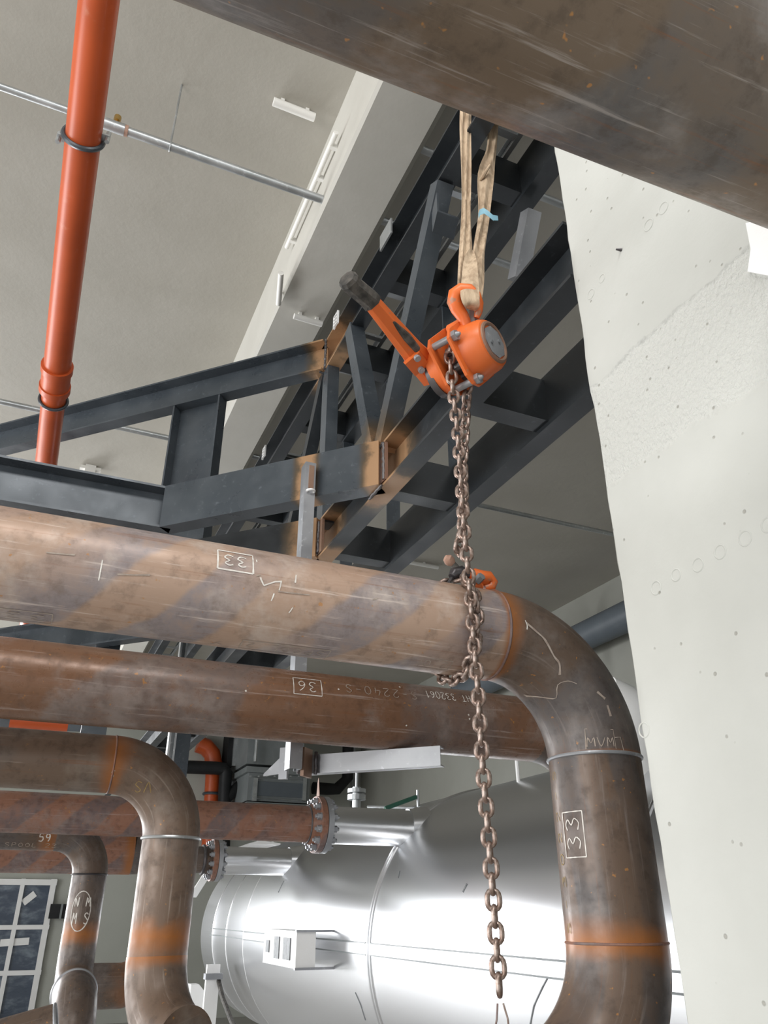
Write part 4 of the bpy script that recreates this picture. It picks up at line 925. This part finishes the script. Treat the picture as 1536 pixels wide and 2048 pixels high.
# ------------------------------------------------------------------ chain
PT, CR = .028, .0051
def link_mesh():
    hw = .0118; hl_ = PT/2+CR*.5-hw+.0005; path = []
    for k in range(9): a = -PI/2+PI*k/8; path.append(V((hw*math.sin(a+PI/2)*0+hw*math.cos(a+PI/2)*-1*-1, 0, 0)))
    path = [V((hw*math.cos(a), 0, hl_+hw*math.sin(a))) for a in [PI*k/7 for k in range(8)]]+[V((hw*math.cos(a), 0, -hl_+hw*math.sin(a))) for a in [PI+PI*k/7 for k in range(8)]]
    mb = MB().tube(path, CR, 8, Y, False, closed=True); me = bpy.data.meshes.new('chain_link'); me.from_pydata([tuple(v) for v in mb.v], [], mb.f)
    me.polygons.foreach_set('use_smooth', [True]*len(me.polygons)); me.materials.append(M['chain']); return me
LINK = link_mesh()
def chain_along(par, pts, view0=0.0, side=None, twist=0.0):
    pts = [V(p_) for p_ in pts]; L = [0]
    for i in range(1, len(pts)): L.append(L[-1]+(pts[i]-pts[i-1]).length)
    n = int(L[-1]/PT); po = V(par['_o'])
    def P_(s):
        s = max(0, min(L[-1], s))
        for i in range(1, len(pts)):
            if s <= L[i]+1e-9: return pts[i-1].lerp(pts[i], (s-L[i-1])/(L[i]-L[i-1] or 1))
        return pts[-1]
    for k in range(n):
        s = (k+.5)*PT; c = P_(s); d = (P_(s+PT*.5)-P_(s-PT*.5)).normalized()
        sv = side(c) if side else RT
        x_ = (sv-d*sv.dot(d)).normalized(); y_ = d.cross(x_)
        a = view0+(PI/2 if k % 2 else 0)+twist*k
        xx = x_*math.cos(a)+y_*math.sin(a); yy = d.cross(xx)
        m_ = Matrix(((xx.x, yy.x, d.x), (xx.y, yy.y, d.y), (xx.z, yy.z, d.z))).to_4x4(); m_.translation = c-po
        o_ = bpy.data.objects.new('chain_link', LINK); COL.objects.link(o_); o_.parent = par; o_.matrix_local = m_; o_['_o'] = tuple(po)
YC = Y1-r1-.022
pz = lambda px, py: onp(px, py, 1, YC)
tail = thing('hoist_chain', pz(1000, 2000), 'brown steel hoist chain hanging down from the lever hoist, wrapped round the front pipe', 'chain')
chain_along(tail, [hp_(-.055, -.01, -.036)]+[pz(*q) for q in ((907, 790), (915, 860), (922, 960), (928, 1050), (938, 1160), (946, 1260), (956, 1380), (966, 1540), (978, 1680), (989, 1830), (997, 1950), (1001, 2012))], .25)
# load strand to the lower hook on top of the pipe
YL = YC+.035
pl_ = lambda px, py: onp(px, py, 1, YL)
chain_along(tail, [hp_(.03, -.06, -.036)]+[pl_(*q) for q in ((933, 800), (930, 860), (926, 930), (928, 1000), (924, 1060), (918, 1095))]+[V((onp(916, 1130, 1, Y1-.05).x, Y1-.05, Z1+r1+.06))], .9)
# wrap round the pipe
xw = oncyl(958, 1230, Y1, Z1, r1)[0]; rw = r1+.0125
wrap = []
for k in range(40):
    a = math.radians(82-k*9.2); wrap.append(V((xw-.012*math.sin(k*.16)-(.03*(k-18)/10 if 18 < k < 28 else (.03 if k >= 28 else 0)), Y1-rw*math.cos(a), Z1+rw*math.sin(a))))
chain_along(tail, wrap, .35, lambda c: X)
# wire and stop at the tail end
e0 = pz(1001, 2012); ob('tie_wire', MB().tube([e0+V((-.006, 0, .004)), e0+V((-.012, -.004, -.02)), e0+V((-.018, 0, -.045))], .0018, 6), 'rust_flange', tail); ob('tie_wire', MB().tube([e0+V((.006, 0, .004)), e0+V((.012, -.003, -.02)), e0+V((.015, 0, -.05))], .0018, 6), 'chain', tail)
# lower hook lying on the pipe
hk0 = V((onp(955, 1160, 1, Y1).x, Y1-.01, Z1+r1))
lh = thing('chain_hook', hk0, 'orange chain hook with grey latch lying on top of the front pipe', 'hook')
def hk2(px, py, y=Y1-.02): return onp(px, py, 1, y)
ob('hook_body', MB().tube([hk2(*q) for q in ((935, 1150), (948, 1150), (962, 1156), (975, 1158), (984, 1166), (980, 1176), (968, 1178))], [.012, .017, .020, .021, .016, .015, .010], 14), 'hoist', lh)
ob('hook_body', MB().tube([hk2(*q) for q in ((940, 1158), (950, 1172), (962, 1176))], [.014, .016, .012], 14), 'hoist', lh)
ob('swivel_nut', MB().hexa(hk2(959, 1157, Y1-.045), V((.2, -.9, .4)).normalized(), .011, .02), 'label', lh)
ob('latch_block', MB().tube([hk2(*q) for q in ((936, 1152), (922, 1146), (908, 1148), (904, 1154))], [.013, .019, .016, .010], 12), 'weld', lh, label='grey latch block')
ob('hook_tip', MB().tube([hk2(*q) for q in ((890, 1116), (896, 1119), (902, 1124), (908, 1130))], [.008, .014, .013, .006], 14), 'knob', lh, label='pinkish worn hook tip')
ob('hook_neck', MB().tube([hk2(*q) for q in ((906, 1128), (914, 1138), (922, 1146))], [.008, .009, .011], 10), 'grip', lh)
ob('latch_spring', MB().tube([hk2(*q) for q in ((912, 1152), (903, 1157), (898, 1165), (901, 1168))], .005, 8), 'weld', lh)

for o_ in OBJS:
    if '_o' in o_: del o_['_o']
for o_ in bpy.data.objects:
    if '_o' in o_: del o_['_o']
